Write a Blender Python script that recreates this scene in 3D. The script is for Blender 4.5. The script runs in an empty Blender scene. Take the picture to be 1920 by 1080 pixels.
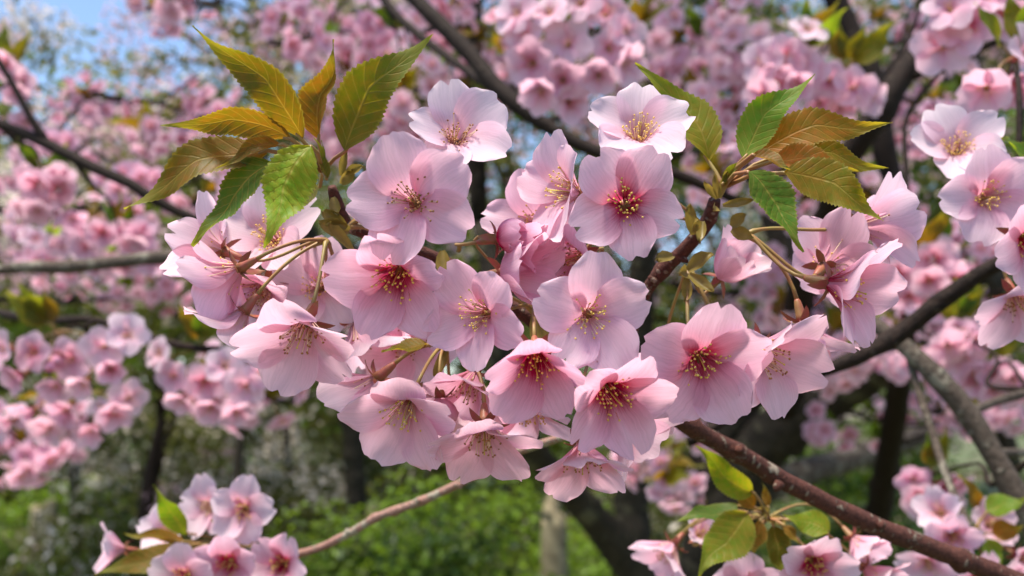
import bpy, math, random
import numpy as np
from mathutils import Vector, Matrix, Quaternion, noise

# ------------------------------------------------------------------ camera, sky, sun, exposure
scene = bpy.context.scene
COL = scene.collection
PITCH = math.radians(8.0)
CAM = Vector((0, 0, 1.6))
FW = Vector((0, math.cos(PITCH), math.sin(PITCH)))
RT = Vector((1, 0, 0))
UP = Vector((0, -math.sin(PITCH), math.cos(PITCH)))
BK = -FW
FPX = 1600.0
camd = bpy.data.cameras.new('camera'); cam = bpy.data.objects.new('camera', camd); COL.objects.link(cam)
camd.sensor_width = 36; camd.lens = 36 * FPX / 1920
camd.clip_start = 0.02; camd.clip_end = 2000
cam.location = CAM; cam.rotation_euler = (math.radians(90) + PITCH, 0, 0)
camd.dof.use_dof = True; camd.dof.focus_distance = 0.283; camd.dof.aperture_fstop = 9.6
scene.camera = cam

SUN = Vector((-0.20, -0.17, 0.95)).normalized()
w = bpy.data.worlds.new('World'); scene.world = w; w.use_nodes = True
nt = w.node_tree
sky = nt.nodes.new('ShaderNodeTexSky'); sky.sky_type = 'NISHITA'; sky.sun_disc = False
sky.sun_elevation = math.asin(SUN.z); sky.sun_rotation = math.atan2(SUN.x, SUN.y)
sky.air_density = 1.0; sky.dust_density = 0.4; sky.ozone_density = 1.6; sky.altitude = 300
bgn = nt.nodes['Background']; bgn.inputs['Strength'].default_value = 0.11
nt.links.new(sky.outputs[0], bgn.inputs['Color'])
sd = bpy.data.lights.new('sun', 'SUN'); sd.energy = 3.7; sd.angle = math.radians(12.0); sd.color = (1, 0.93, 0.82)
so = bpy.data.objects.new('sun', sd); COL.objects.link(so)
so.rotation_euler = (-SUN).to_track_quat('-Z', 'Y').to_euler(); so.location = (0, 0, 12)
scene.view_settings.view_transform = 'Standard'; scene.view_settings.look = 'None'
scene.view_settings.exposure = 1.3; scene.view_settings.gamma = 1
scene.view_settings.use_curve_mapping = False

def P(px, py, d):
    return CAM + d * (FW + RT * ((px - 960) / FPX) - UP * ((py - 540) / FPX))
def CV(x, y, z):           # direction given as right, up, towards the viewer
    return (RT * x + UP * y + BK * z).normalized()
R = random.Random(11)

# ------------------------------------------------------------------ materials
MATS = {}
def newmat(name):
    m = bpy.data.materials.new(name); m.use_nodes = True
    n = m.node_tree; n.nodes.clear(); MATS[name] = m
    return m, n
def N(n, t, **kw):
    x = n.nodes.new(t)
    for k, v in kw.items(): setattr(x, k, v)
    return x
def math_(n, op, a, b=None, c=None):
    x = n.nodes.new('ShaderNodeMath'); x.operation = op
    for i, v in enumerate((a, b, c)):
        if v is None: continue
        if isinstance(v, (int, float)): x.inputs[i].default_value = v
        else: n.links.new(v, x.inputs[i])
    return x.outputs[0]
def mixc(n, fac, a, b, mode='MIX'):
    x = n.nodes.new('ShaderNodeMix'); x.data_type = 'RGBA'; x.blend_type = mode
    for s, v in ((x.inputs[0], fac), (x.inputs[6], a), (x.inputs[7], b)):
        if isinstance(v, (int, float)): s.default_value = v
        elif isinstance(v, tuple): s.default_value = (*v, 1)
        else: n.links.new(v, s)
    return x.outputs[2]
def thin(n, col, tcol, fac, rough=0.5, spec=0.3, bump=None):
    out = N(n, 'ShaderNodeOutputMaterial'); p = N(n, 'ShaderNodeBsdfPrincipled')
    t = N(n, 'ShaderNodeBsdfTranslucent'); mx = N(n, 'ShaderNodeMixShader')
    mx.inputs[0].default_value = fac
    for s, v in ((p.inputs['Base Color'], col), (t.inputs['Color'], tcol)):
        if isinstance(v, tuple): s.default_value = (*v, 1)
        else: n.links.new(v, s)
    p.inputs['Roughness'].default_value = rough
    p.inputs['Specular IOR Level'].default_value = spec
    if bump is not None:
        n.links.new(bump, p.inputs['Normal']); n.links.new(bump, t.inputs['Normal'])
    n.links.new(p.outputs[0], mx.inputs[1]); n.links.new(t.outputs[0], mx.inputs[2])
    n.links.new(mx.outputs[0], out.inputs[0])
def uvxy(n):
    u = N(n, 'ShaderNodeUVMap'); s = N(n, 'ShaderNodeSeparateXYZ'); n.links.new(u.outputs[0], s.inputs[0])
    return u.outputs[0], s.outputs[0], s.outputs[1]
def noise_(n, vec, scale, detail=2.0, rough=0.5):
    x = N(n, 'ShaderNodeTexNoise'); x.inputs['Scale'].default_value = scale
    x.inputs['Detail'].default_value = detail; x.inputs['Roughness'].default_value = rough
    if vec is not None: n.links.new(vec, x.inputs['Vector'])
    return x.outputs[0]
def ramp_(n, fac, stops):
    x = N(n, 'ShaderNodeValToRGB'); e = x.color_ramp.elements
    while len(e) < len(stops): e.new(0.5)
    for k, (p, c) in zip(e, stops): k.position = p; k.color = (*c, 1)
    n.links.new(fac, x.inputs[0]); return x.outputs[0]

def petal_material():
    m, n = newmat('petal')
    uv, u, v = uvxy(n)
    oi = N(n, 'ShaderNodeObjectInfo'); sep = N(n, 'ShaderNodeSeparateColor'); n.links.new(oi.outputs['Color'], sep.inputs[0])
    red, pale = sep.outputs[0], sep.outputs[1]
    mp = N(n, 'ShaderNodeMapping'); mp.inputs['Scale'].default_value = (30, 1.6, 1); n.links.new(uv, mp.inputs[0])
    cx = N(n, 'ShaderNodeCombineXYZ'); n.links.new(math_(n, 'MULTIPLY', oi.outputs['Random'], 40.0), cx.inputs[2])
    ad = N(n, 'ShaderNodeVectorMath', operation='ADD'); n.links.new(mp.outputs[0], ad.inputs[0]); n.links.new(cx.outputs[0], ad.inputs[1])
    wob = N(n, 'ShaderNodeVectorMath', operation='ADD'); wn = N(n, 'ShaderNodeTexNoise'); wn.inputs['Scale'].default_value = 5.0; n.links.new(uv, wn.inputs['Vector'])
    wsc = N(n, 'ShaderNodeVectorMath', operation='MULTIPLY'); wsc.inputs[1].default_value = (3.0, .4, 0); n.links.new(wn.outputs['Color'], wsc.inputs[0])
    n.links.new(ad.outputs[0], wob.inputs[0]); n.links.new(wsc.outputs[0], wob.inputs[1])
    veins = noise_(n, wob.outputs[0], 1.0, 4.0, 0.62)
    ad2 = N(n, 'ShaderNodeVectorMath', operation='ADD'); n.links.new(uv, ad2.inputs[0]); n.links.new(cx.outputs[0], ad2.inputs[1])
    blot = noise_(n, ad2.outputs[0], 3.0, 2.0)
    body = mixc(n, pale, (0.86, 0.465, 0.63), (0.93, 0.68, 0.775))
    tipc = mixc(n, pale, (0.885, 0.56, 0.70), (0.945, 0.77, 0.835))
    # colour runs from the base of the petal to its tip
    vt = math_(n, 'ADD', v, math_(n, 'MULTIPLY', math_(n, 'SUBTRACT', blot, 0.5), 0.35))
    c1 = mixc(n, ramp_(n, vt, [(0.30, (0, 0, 0)), (0.95, (1, 1, 1))]), body, tipc)
    vb = math_(n, 'ADD', v, math_(n, 'MULTIPLY', math_(n, 'SUBTRACT', veins, 0.5), 0.22))
    basef = ramp_(n, vb, [(0.20, (1, 1, 1)), (0.40, (0.42, 0.42, 0.42)), (0.78, (0, 0, 0))])
    bf = math_(n, 'MULTIPLY', basef, math_(n, 'MULTIPLY_ADD', math_(n, 'POWER', red, 1.7), 0.95, 0.05))
    c2 = mixc(n, bf, c1, (0.50, 0.012, 0.085))
    vf = ramp_(n, veins, [(0.36, (0.80, 0.80, 0.80)), (0.56, (1, 1, 1))])
    c3 = mixc(n, 0.42, c2, vf, 'MULTIPLY')
    tc = mixc(n, 0.55, c3, (1.0, 0.76, 0.84), 'MULTIPLY')
    b = N(n, 'ShaderNodeBump'); b.inputs['Strength'].default_value = 0.22; b.inputs['Distance'].default_value = 0.0004
    n.links.new(veins, b.inputs['Height'])
    thin(n, c3, tc, 0.54, 0.55, 0.12, b.outputs[0])
    return m
def leaf_material():
    m, n = newmat('leaf')
    uv, u, v = uvxy(n)
    oi = N(n, 'ShaderNodeObjectInfo')
    a = math_(n, 'ABSOLUTE', math_(n, 'MULTIPLY_ADD', u, 2.0, -1.0))
    ph = math_(n, 'MULTIPLY', math_(n, 'SUBTRACT', v, math_(n, 'MULTIPLY', a, 0.16)), 11.0)
    tri = math_(n, 'ABSOLUTE', math_(n, 'SUBTRACT', math_(n, 'FRACT', ph), 0.5))
    vein = ramp_(n, tri, [(0.0, (1, 1, 1)), (0.06, (0.5, 0.5, 0.5)), (0.13, (0, 0, 0))])
    mid = ramp_(n, a, [(0.02, (1, 1, 1)), (0.07, (0, 0, 0))])
    vm = math_(n, 'MAXIMUM', math_(n, 'MULTIPLY', vein, 0.55), mid)
    mp = N(n, 'ShaderNodeMapping'); mp.inputs['Scale'].default_value = (4, 9, 1); n.links.new(uv, mp.inputs[0])
    nz = noise_(n, mp.outputs[0], 1.3, 4.0)
    nf = noise_(n, mp.outputs[0], 9.0, 3.0)
    c0 = mixc(n, ramp_(n, math_(n, 'MULTIPLY_ADD', v, 0.25, math_(n, 'SUBTRACT', nz, 0.1)), [(0.34, (0, 0, 0)), (0.66, (1, 1, 1))]), oi.outputs['Color'],
              mixc(n, 1.0, oi.outputs['Color'], (0.66, 1.05, 0.7), 'MULTIPLY'))
    tipg = ramp_(n, v, [(0.66, (0, 0, 0)), (0.92, (1, 1, 1))])
    c1 = mixc(n, math_(n, 'MULTIPLY', tipg, 0.6), c0, (0.26, 0.29, 0.05))
    edge = ramp_(n, a, [(0.86, (0, 0, 0)), (0.99, (1, 1, 1))])
    c1 = mixc(n, math_(n, 'MULTIPLY', edge, 0.4), c1, (0.32, 0.30, 0.08))
    c1 = mixc(n, math_(n, 'MULTIPLY', math_(n, 'SUBTRACT', nf, 0.5), 0.35), c1, (0.05, 0.05, 0.01))
    c2 = mixc(n, math_(n, 'MULTIPLY', vm, 0.27), c1, (0.45, 0.34, 0.10))
    tc = mixc(n, 1.0, c2, (1.9, 1.55, 0.55), 'MULTIPLY')
    h = math_(n, 'ADD', vm, math_(n, 'MULTIPLY', nf, 0.3))
    b = N(n, 'ShaderNodeBump'); b.inputs['Strength'].default_value = 0.35; b.inputs['Distance'].default_value = 0.0006
    n.links.new(h, b.inputs['Height'])
    thin(n, c2, tc, 0.55, 0.5, 0.25, b.outputs[0])
    return m
def plain_thin(name, col, tcol, fac, var=0.5, scale=3.0, rough=0.5, spec=0.3):
    m, n = newmat(name)
    g = N(n, 'ShaderNodeNewGeometry'); ob = N(n, 'ShaderNodeObjectInfo')
    nz = noise_(n, g.outputs['Position'], scale, 3.0)
    k = math_(n, 'MULTIPLY_ADD', math_(n, 'SUBTRACT', nz, 0.5), var * 2, 1.0)
    r = math_(n, 'MULTIPLY_ADD', math_(n, 'SUBTRACT', g.outputs['Random Per Island'], 0.5), var * 1.2, k)
    cc = N(n, 'ShaderNodeCombineXYZ')
    for i in range(3): n.links.new(r, cc.inputs[i])
    c = mixc(n, 1.0, col, cc.outputs[0], 'MULTIPLY'); t = mixc(n, 1.0, tcol, cc.outputs[0], 'MULTIPLY')
    thin(n, c, t, fac, rough, spec)
    return m
def plain(name, col, col2=None, scale=300, rough=0.6, spec=0.3, bump=0.0, dist=0.001):
    m, n = newmat(name)
    out = N(n, 'ShaderNodeOutputMaterial'); p = N(n, 'ShaderNodeBsdfPrincipled')
    g = N(n, 'ShaderNodeTexCoord')
    nz = noise_(n, g.outputs['Object'], scale, 3.0)
    c = mixc(n, ramp_(n, nz, [(0.35, (0, 0, 0)), (0.65, (1, 1, 1))]), col, col2 or tuple(x * .6 for x in col))
    n.links.new(c, p.inputs['Base Color']); p.inputs['Roughness'].default_value = rough
    p.inputs['Specular IOR Level'].default_value = spec
    if bump:
        b = N(n, 'ShaderNodeBump'); b.inputs['Strength'].default_value = bump; b.inputs['Distance'].default_value = dist
        n.links.new(nz, b.inputs['Height']); n.links.new(b.outputs[0], p.inputs['Normal'])
    n.links.new(p.outputs[0], out.inputs[0]); return m
def bark(name, c1, c2, lich, amt, scale, dist, ring=True):
    m, n = newmat(name)
    out = N(n, 'ShaderNodeOutputMaterial'); p = N(n, 'ShaderNodeBsdfPrincipled')
    tc = N(n, 'ShaderNodeTexCoord'); uv, u, v = uvxy(n)
    big = noise_(n, tc.outputs['Object'], scale * 0.35, 4.0, 0.6)
    fine = noise_(n, tc.outputs['Object'], scale * 2.2, 4.0, 0.65)
    c = mixc(n, ramp_(n, fine, [(0.3, (0, 0, 0)), (0.7, (1, 1, 1))]), c1, c2)
    # pale corky dots, short across the stem
    mp = N(n, 'ShaderNodeMapping'); mp.inputs['Scale'].default_value = (4.0, 1.25 * scale, 1); n.links.new(uv, mp.inputs[0])
    vo = N(n, 'ShaderNodeTexVoronoi'); vo.inputs['Scale'].default_value = 1.0; n.links.new(mp.outputs[0], vo.inputs['Vector'])
    dots = math_(n, 'MULTIPLY', ramp_(n, vo.outputs['Distance'], [(0.16, (1, 1, 1)), (0.28, (0, 0, 0))]), ramp_(n, vo.outputs['Color'], [(0.45, (0, 0, 0)), (0.55, (1, 1, 1))]))
    c = mixc(n, math_(n, 'MULTIPLY', dots, 0.55), c, lich)
    lf = ramp_(n, math_(n, 'MULTIPLY_ADD', fine, 0.35, big), [(1.0 - amt, (0, 0, 0)), (1.06 - amt, (1, 1, 1))])
    c = mixc(n, math_(n, 'MULTIPLY', lf, 0.85), c, lich)
    n.links.new(c, p.inputs['Base Color']); p.inputs['Roughness'].default_value = 0.75
    p.inputs['Specular IOR Level'].default_value = 0.16
    b = N(n, 'ShaderNodeBump'); b.inputs['Strength'].default_value = 0.8; b.inputs['Distance'].default_value = dist
    h = math_(n, 'ADD', math_(n, 'ADD', fine, math_(n, 'MULTIPLY', dots, 0.5)), math_(n, 'MULTIPLY', lf, 0.8))
    n.links.new(h, b.inputs['Height']); n.links.new(b.outputs[0], p.inputs['Normal'])
    n.links.new(p.outputs[0], out.inputs[0]); return m

M_PETAL = petal_material(); M_LEAF = leaf_material()
def filament(name, c0, c1, z0, z1):
    """colour runs along the filament from its root to the anther"""
    m, n = newmat(name); tc = N(n, 'ShaderNodeTexCoord'); sp = N(n, 'ShaderNodeSeparateXYZ'); n.links.new(tc.outputs['Object'], sp.inputs[0])
    f = math_(n, 'DIVIDE', math_(n, 'SUBTRACT', sp.outputs[2], z0), z1 - z0); f.node.use_clamp = True
    c = mixc(n, f, c0, c1); thin(n, c, c, 0.3, 0.5, 0.3); return m
M_FIL = filament('filament', (0.80, 0.36, 0.36), (0.92, 0.78, 0.52), .000, .006)
M_FILR = filament('filament_red', (0.58, 0.02, 0.08), (0.92, 0.50, 0.42), .002, .012)
M_ANTH = plain('anther', (0.86, 0.62, 0.14), (0.62, 0.34, 0.07), 900)
M_ANTHD = plain('anther_brown', (0.46, 0.22, 0.07), (0.26, 0.09, 0.04), 900)
M_PIST = plain('pistil', (0.50, 0.48, 0.08), (0.55, 0.36, 0.06), 500)
M_CAL = plain('calyx', (0.30, 0.065, 0.05), (0.24, 0.13, 0.045), 260, 0.5, 0.4)
M_STALK = plain('stalk', (0.26, 0.20, 0.05), (0.30, 0.13, 0.055), 90, 0.5, 0.4)
M_SCALE = plain_thin('bud_scale', (0.19, 0.14, 0.03), (0.38, 0.27, 0.045), 0.3, 0.5, 250, 0.45, 0.4)
M_TWIG = bark('young_bark', (0.115, 0.042, 0.030), (0.042, 0.016, 0.012), (0.30, 0.24, 0.18), 0.24, 240, 0.0012)
M_TWIGT = bark('tan_bark', (0.36, 0.21, 0.165), (0.24, 0.12, 0.095), (0.36, 0.32, 0.24), 0.30, 240, 0.001)
M_BRD = bark('dark_bark', (0.028, 0.015, 0.010), (0.010, 0.006, 0.0045), (0.065, 0.048, 0.033), 0.14, 90, 0.003)
M_BRG = bark('grey_bark', (0.12, 0.09, 0.068), (0.05, 0.035, 0.026), (0.24, 0.21, 0.16), 0.30, 90, 0.003)
M_TRK = bark('trunk_bark', (0.055, 0.042, 0.028), (0.018, 0.014, 0.010), (0.12, 0.105, 0.06), 0.24, 16, 0.02)
M_POST = plain('weathered_wood', (0.30, 0.25, 0.15), (0.15, 0.12, 0.07), 14, 0.8, 0.2, 0.6, 0.01)

# ------------------------------------------------------------------ mesh helpers
def mesh(name, V, F, mats, uvs=None, midx=None, smooth=True):
    me = bpy.data.meshes.new(name)
    me.from_pydata([tuple(v) for v in V], [], F)
    for m in mats: me.materials.append(m)
    if midx is not None: me.polygons.foreach_set('material_index', midx)
    if smooth: me.polygons.foreach_set('use_smooth', [True] * len(F))
    if uvs is not None:
        l = me.uv_layers.new(name='UVMap')
        li = np.empty(len(me.loops), dtype=np.int32); me.loops.foreach_get('vertex_index', li)
        l.data.foreach_set('uv', np.asarray(uvs, dtype=np.float32)[li].ravel())
    me.update(); return me
def link(name, me, parent=None, loc=None, rot=None, scale=None, color=None):
    o = bpy.data.objects.new(name, me); COL.objects.link(o)
    if parent: o.parent = parent
    if loc is not None: o.location = loc
    if rot is not None:
        if isinstance(rot, Quaternion): o.rotation_mode = 'QUATERNION'; o.rotation_quaternion = rot
        else: o.rotation_euler = rot
    if scale is not None: o.scale = (scale,) * 3
    if color is not None: o.color = color
    return o
def tag(o, label=None, cat=None, group=None, kind=None):
    if label: o['label'] = label
    if cat: o['category'] = cat
    if group: o['group'] = group
    if kind: o['kind'] = kind
    return o
def smooth_path(pts, rad, step):
    """Catmull-Rom through the points; radius follows."""
    pts = [Vector(p) for p in pts]; out = []; ro = []
    for i in range(len(pts) - 1):
        p0 = pts[max(i - 1, 0)]; p1 = pts[i]; p2 = pts[i + 1]; p3 = pts[min(i + 2, len(pts) - 1)]
        k = max(2, int((p2 - p1).length / step))
        for j in range(k):
            t = j / k
            out.append(0.5 * ((2 * p1) + (p2 - p0) * t + (2 * p0 - 5 * p1 + 4 * p2 - p3) * t * t + (3 * p1 - p0 - 3 * p2 + p3) * t ** 3))
            ro.append(rad[i] + (rad[i + 1] - rad[i]) * t)
    out.append(pts[-1]); ro.append(rad[-1])
    return out, ro
def tube(pts, rad, sides=8, V=None, F=None, U=None, lump=0.0, freq=60, knots=0.0, rng=None, cap=True):
    """tapered tube along a path, appended to V, F, U"""
    if V is None: V, F, U = [], [], []
    b0 = len(V); n = len(pts); pn = None; L = 0.0
    kn = [rng.random() for _ in range(n)] if (knots and rng) else None
    for i, p in enumerate(pts):
        t = (pts[min(i + 1, n - 1)] - pts[max(i - 1, 0)])
        t = t.normalized() if t.length > 1e-9 else Vector((0, 0, 1))
        if pn is None:
            a = Vector((0, 0, 1)) if abs(t.z) < 0.9 else Vector((1, 0, 0)); pn = t.cross(a).normalized()
        pn = (pn - t * pn.dot(t)).normalized(); bn = t.cross(pn)
        if i: L += (p - pts[i - 1]).length
        for s in range(sides):
            a = 2 * math.pi * s / sides
            d = pn * math.cos(a) + bn * math.sin(a)
            r = rad[i]
            if lump: r *= 1 + lump * noise.noise((p + d * rad[i]) * freq)
            if kn and kn[i] > 0.86: r *= 1 + knots * (kn[i] - 0.86) / 0.14 * (0.5 + 0.5 * math.cos(a + i))
            V.append(p + d * r); U.append((s / sides, L))
    for i in range(n - 1):
        for s in range(sides):
            s2 = (s + 1) % sides
            F.append((b0 + i * sides + s, b0 + i * sides + s2, b0 + (i + 1) * sides + s2, b0 + (i + 1) * sides + s))
    if cap:
        F.append(tuple(b0 + s for s in reversed(range(sides)))); F.append(tuple(b0 + (n - 1) * sides + s for s in range(sides)))
    return V, F, U
def sstep(a, b, x):
    t = min(1, max(0, (x - a) / (b - a))); return t * t * (3 - 2 * t)

PL = 0.0236   # petal length in metres
WV = np.array([0.0, .12, .25, .40, .55, .70, .82, .92, 1.0]); WW = np.array([.085, .155, .25, .335, .395, .42, .41, .375, .31])
def petal_mesh(rng, op=78, nu=8, nv=10, phi0=22, cup=.55, ruffle=.55, tip=0.0, wid=1.0, vs=.5, L=PL):
    notch = rng.uniform(.05, .20); nw = rng.uniform(.08, .17); nc = rng.uniform(-.12, .12)
    asym = rng.uniform(-.07, .07); tw = rng.uniform(.05, .16); wid *= rng.uniform(.94, 1.1)
    ph = [rng.uniform(0, 6.28) for _ in range(5)]; lean = rng.uniform(-.12, .12)
    K = 40; rs = [0.0021]; zs = [0.0]; phs = []
    for k in range(K + 1):
        s = k / K
        a = phi0 + (op - phi0) * sstep(0, vs, s) + tip * sstep(.6, 1, s)
        phs.append(math.radians(a))
        rs.append(rs[-1] + math.sin(phs[-1]) * L / K); zs.append(zs[-1] + math.cos(phs[-1]) * L / K)
    V, F, U = [], [], []
    for j in range(nv + 1):
        v = (j / nv) ** .92; ww = float(np.interp(v, WV, WW)) * wid
        for i in range(nu + 1):
            u = -1 + 2 * i / nu; ue = u + asym * (1 - u * u) + nc * .25 * (1 - u * u) * v
            ln = 1 - notch * math.exp(-((u - nc) / nw) ** 2) - .19 * abs(u) ** 2.6 + .012 * math.sin(7 * u + ph[0]) + .007 * math.sin(19 * u + ph[3])
            s = v * ln; y = ue * ww * L
            fi = min(K - 1e-6, s * K); i0 = int(fi); ft = fi - i0
            r = rs[i0] + (rs[i0 + 1] - rs[i0]) * ft; z = zs[i0] + (zs[i0 + 1] - zs[i0]) * ft; a = phs[min(i0, K)]
            o = cup * y * y / L + tw * y
            o += ruffle * L * (.030 * math.sin(3.2 * u + ph[1]) * v * v + .024 * math.sin(6.1 * u + ph[2] + 2 * v) * v ** 3 + .018 * math.sin(7 * v + ph[4]) * u * v)
            V.append(Vector((r - math.cos(a) * o, y + lean * v * v * L * .5, z + math.sin(a) * o))); U.append((i / nu, v))
    for j in range(nv):
        for i in range(nu):
            q = j * (nu + 1) + i; F.append((q, q + 1, q + nu + 2, q + nu + 1))
    return V, F, U
def blob(V, F, c, ax, l, r, U=None):
    """tiny spindle along ax"""
    a = Vector((1, 0, 0)) if abs(ax.x) < .8 else Vector((0, 1, 0)); p = ax.cross(a).normalized(); q = ax.cross(p); b = len(V)
    V.append(c - ax * l)
    for h in (-.35, .35):
        for k in range(5):
            t = 2 * math.pi * k / 5; V.append(c + ax * l * h + (p * math.cos(t) + q * math.sin(t)) * r)
    V.append(c + ax * l)
    for k in range(5):
        k2 = (k + 1) % 5
        F += [(b, b + 1 + k2, b + 1 + k), (b + 1 + k, b + 1 + k2, b + 6 + k2, b + 6 + k), (b + 6 + k, b + 6 + k2, b + 11)]
    return 15
def stamens_mesh(rng, red, n=50, lo=.0048, hi=.0122, spread=38, sides=3, lodseg=4):
    V, F, I, U = [], [], [], []
    for k in range(n + 1):
        pistil = k == n
        t = rng.uniform(0, 6.28); rad = Vector((math.cos(t), math.sin(t), 0))
        r0 = 0 if pistil else rng.uniform(.0012, .0022); el = math.radians(0 if pistil else rng.uniform(4, spread))
        ln = (hi * 1.02 if pistil else rng.uniform(lo, hi)); bend = rng.uniform(-.45, .5)
        d = Vector((0, 0, 1)) * math.cos(el) + rad * math.sin(el); pts = []
        p = rad * r0 + Vector((0, 0, -.001))
        for s in range(lodseg + 1):
            pts.append(p.copy()); d2 = (d + rad * bend * s / lodseg).normalized(); p = p + d2 * ln / lodseg
        f0 = len(F); tube(pts, [(.00022 if pistil else .000155)] * len(pts), sides, V, F, U, cap=False)
        I += [2 if pistil else 0] * (len(F) - f0); f0 = len(F)
        ax = Vector((rng.uniform(-1, 1), rng.uniform(-1, 1), rng.uniform(-.3, .6))).normalized()
        blob(V, F, pts[-1], ax if not pistil else d2, .00052 if not pistil else .0005, .00035)
        I += [2 if pistil else 1] * (len(F) - f0)
    return mesh('stamens', V, F, [M_FILR if red > .62 else M_FIL, M_ANTHD if rng.random() < .3 else M_ANTH, M_PIST], None, I)
def calyx_mesh(rng, sides=8):
    V, F, U = [], [], []
    prof = [(-.0092, .0008), (-.0085, .0012), (-.006, .0016), (-.003, .0019), (-.0005, .0025)]
    tube([Vector((0, 0, z)) for z, r in prof], [r for z, r in prof], sides, V, F, U)
    for k in range(5):
        t = math.radians(72 * k + 36); c, s = math.cos(t), math.sin(t); b = len(V); ln = .0062 * rng.uniform(.85, 1.15); up = rng.uniform(-.5, .25)
        for q, wd in ((0, .0015), (.45, .0016), (.8, .0009), (1, .0001)):
            x = .0022 + q * ln; z = -.0008 + up * q * ln - .35 * q * q * ln
            for e in (-1, 0, 1): V.append(Vector((x * c - e * wd * s, x * s + e * wd * c, z + abs(e) * .0003)))
        for q in range(3):
            for e in range(2):
                a = b + q * 3 + e; F.append((a, a + 1, a + 4, a + 3))
    return mesh('flower', V, F, [M_CAL], None)

CAL = [calyx_mesh(R) for _ in range(4)]
STA = {r: [stamens_mesh(R, r) for _ in range(4)] for r in (0.2, 0.9)}
STA1 = {r: [stamens_mesh(R, r, 14, sides=3, lodseg=2) for _ in range(2)] for r in (0.2, 0.9)}
PET1 = {}
for op in (45, 62, 78, 88):
    PET1[op] = []
    for _ in range(5):
        V, F, U = petal_mesh(R, op, 5, 6, cup=R.uniform(.1, .5), tip=R.uniform(-5, 25), ruffle=.9); PET1[op].append(mesh('petal', V, F, [M_PETAL], U))

def frame_quat(n, e):
    z = n.normalized(); x = (e - z * e.dot(z))
    if x.length < 1e-4: x = z.orthogonal()
    x.normalize(); y = z.cross(x)
    return Matrix((x, y, z)).transposed().to_quaternion()
def stalk_into(fo_m, base, axis, node, rad=.00075, lim=None):
    """curved stalk from the calyx foot (world) to the node, returned in flower-local coordinates"""
    L = (node - base).length; a = base; b = base + axis * L * .45; c = node + (base - node) * .25 + Vector((0, 0, .12 * L)); pts = []; k = 9
    for i in range(k + 1):
        t = i / k; pts.append(a * (1 - t) ** 3 + b * 3 * t * (1 - t) ** 2 + c * 3 * t * t * (1 - t) + node * t ** 3)
    inv = fo_m.inverted(); pts = [inv @ p for p in pts]
    V, F, U = tube(pts, [rad * (1.15 if i == 0 else .95 if i < k - 1 else 1.5) for i in range(k + 1)], 6)
    return mesh('stalk', V, F, [M_STALK], U)
def flower(root, throat, n, rollv, node, op=78, s=1.0, red=.3, pale=.5, lod=0, rng=R, **kw):
    q = frame_quat(n, rollv)
    fo = link('flower', rng.choice(CAL), root, throat - root.location, q, s)
    Mw = Matrix.Translation(throat) @ q.to_matrix().to_4x4() @ Matrix.Scale(s, 4)
    col = (red, pale, rng.random(), 1); ruf = rng.uniform(.45, 1.15); cpv = rng.uniform(.25, .75)
    for k in range(5):
        rz = math.radians(72 * k + rng.uniform(-7, 7))
        if lod == 0:
            V, F, U = petal_mesh(rng, op + rng.uniform(-10, 10), 10, 12, **{**dict(wid=1.0 if op > 70 else rng.uniform(.84, .97), ruffle=ruf, cup=cpv, tip=rng.uniform(-14, 22)), **kw}); me = mesh('petal', V, F, [M_PETAL], U)
        else:
            me = rng.choice(PET1[min(PET1, key=lambda z: abs(z - op))])
        link('petal', me, fo, (0, 0, 0), (0, 0, rz), rng.uniform(.95, 1.04), col)
    if op > 30 or lod:
        link('stamens', rng.choice((STA if lod == 0 else STA1)[.9 if red > .62 else .2]), fo, (0, 0, 0), (0, 0, rng.uniform(0, 6.28)))
    if node is not None:
        link('stalk', stalk_into(Mw, Mw @ Vector((0, 0, -.0088)), -n, node), fo)
    return fo

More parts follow.
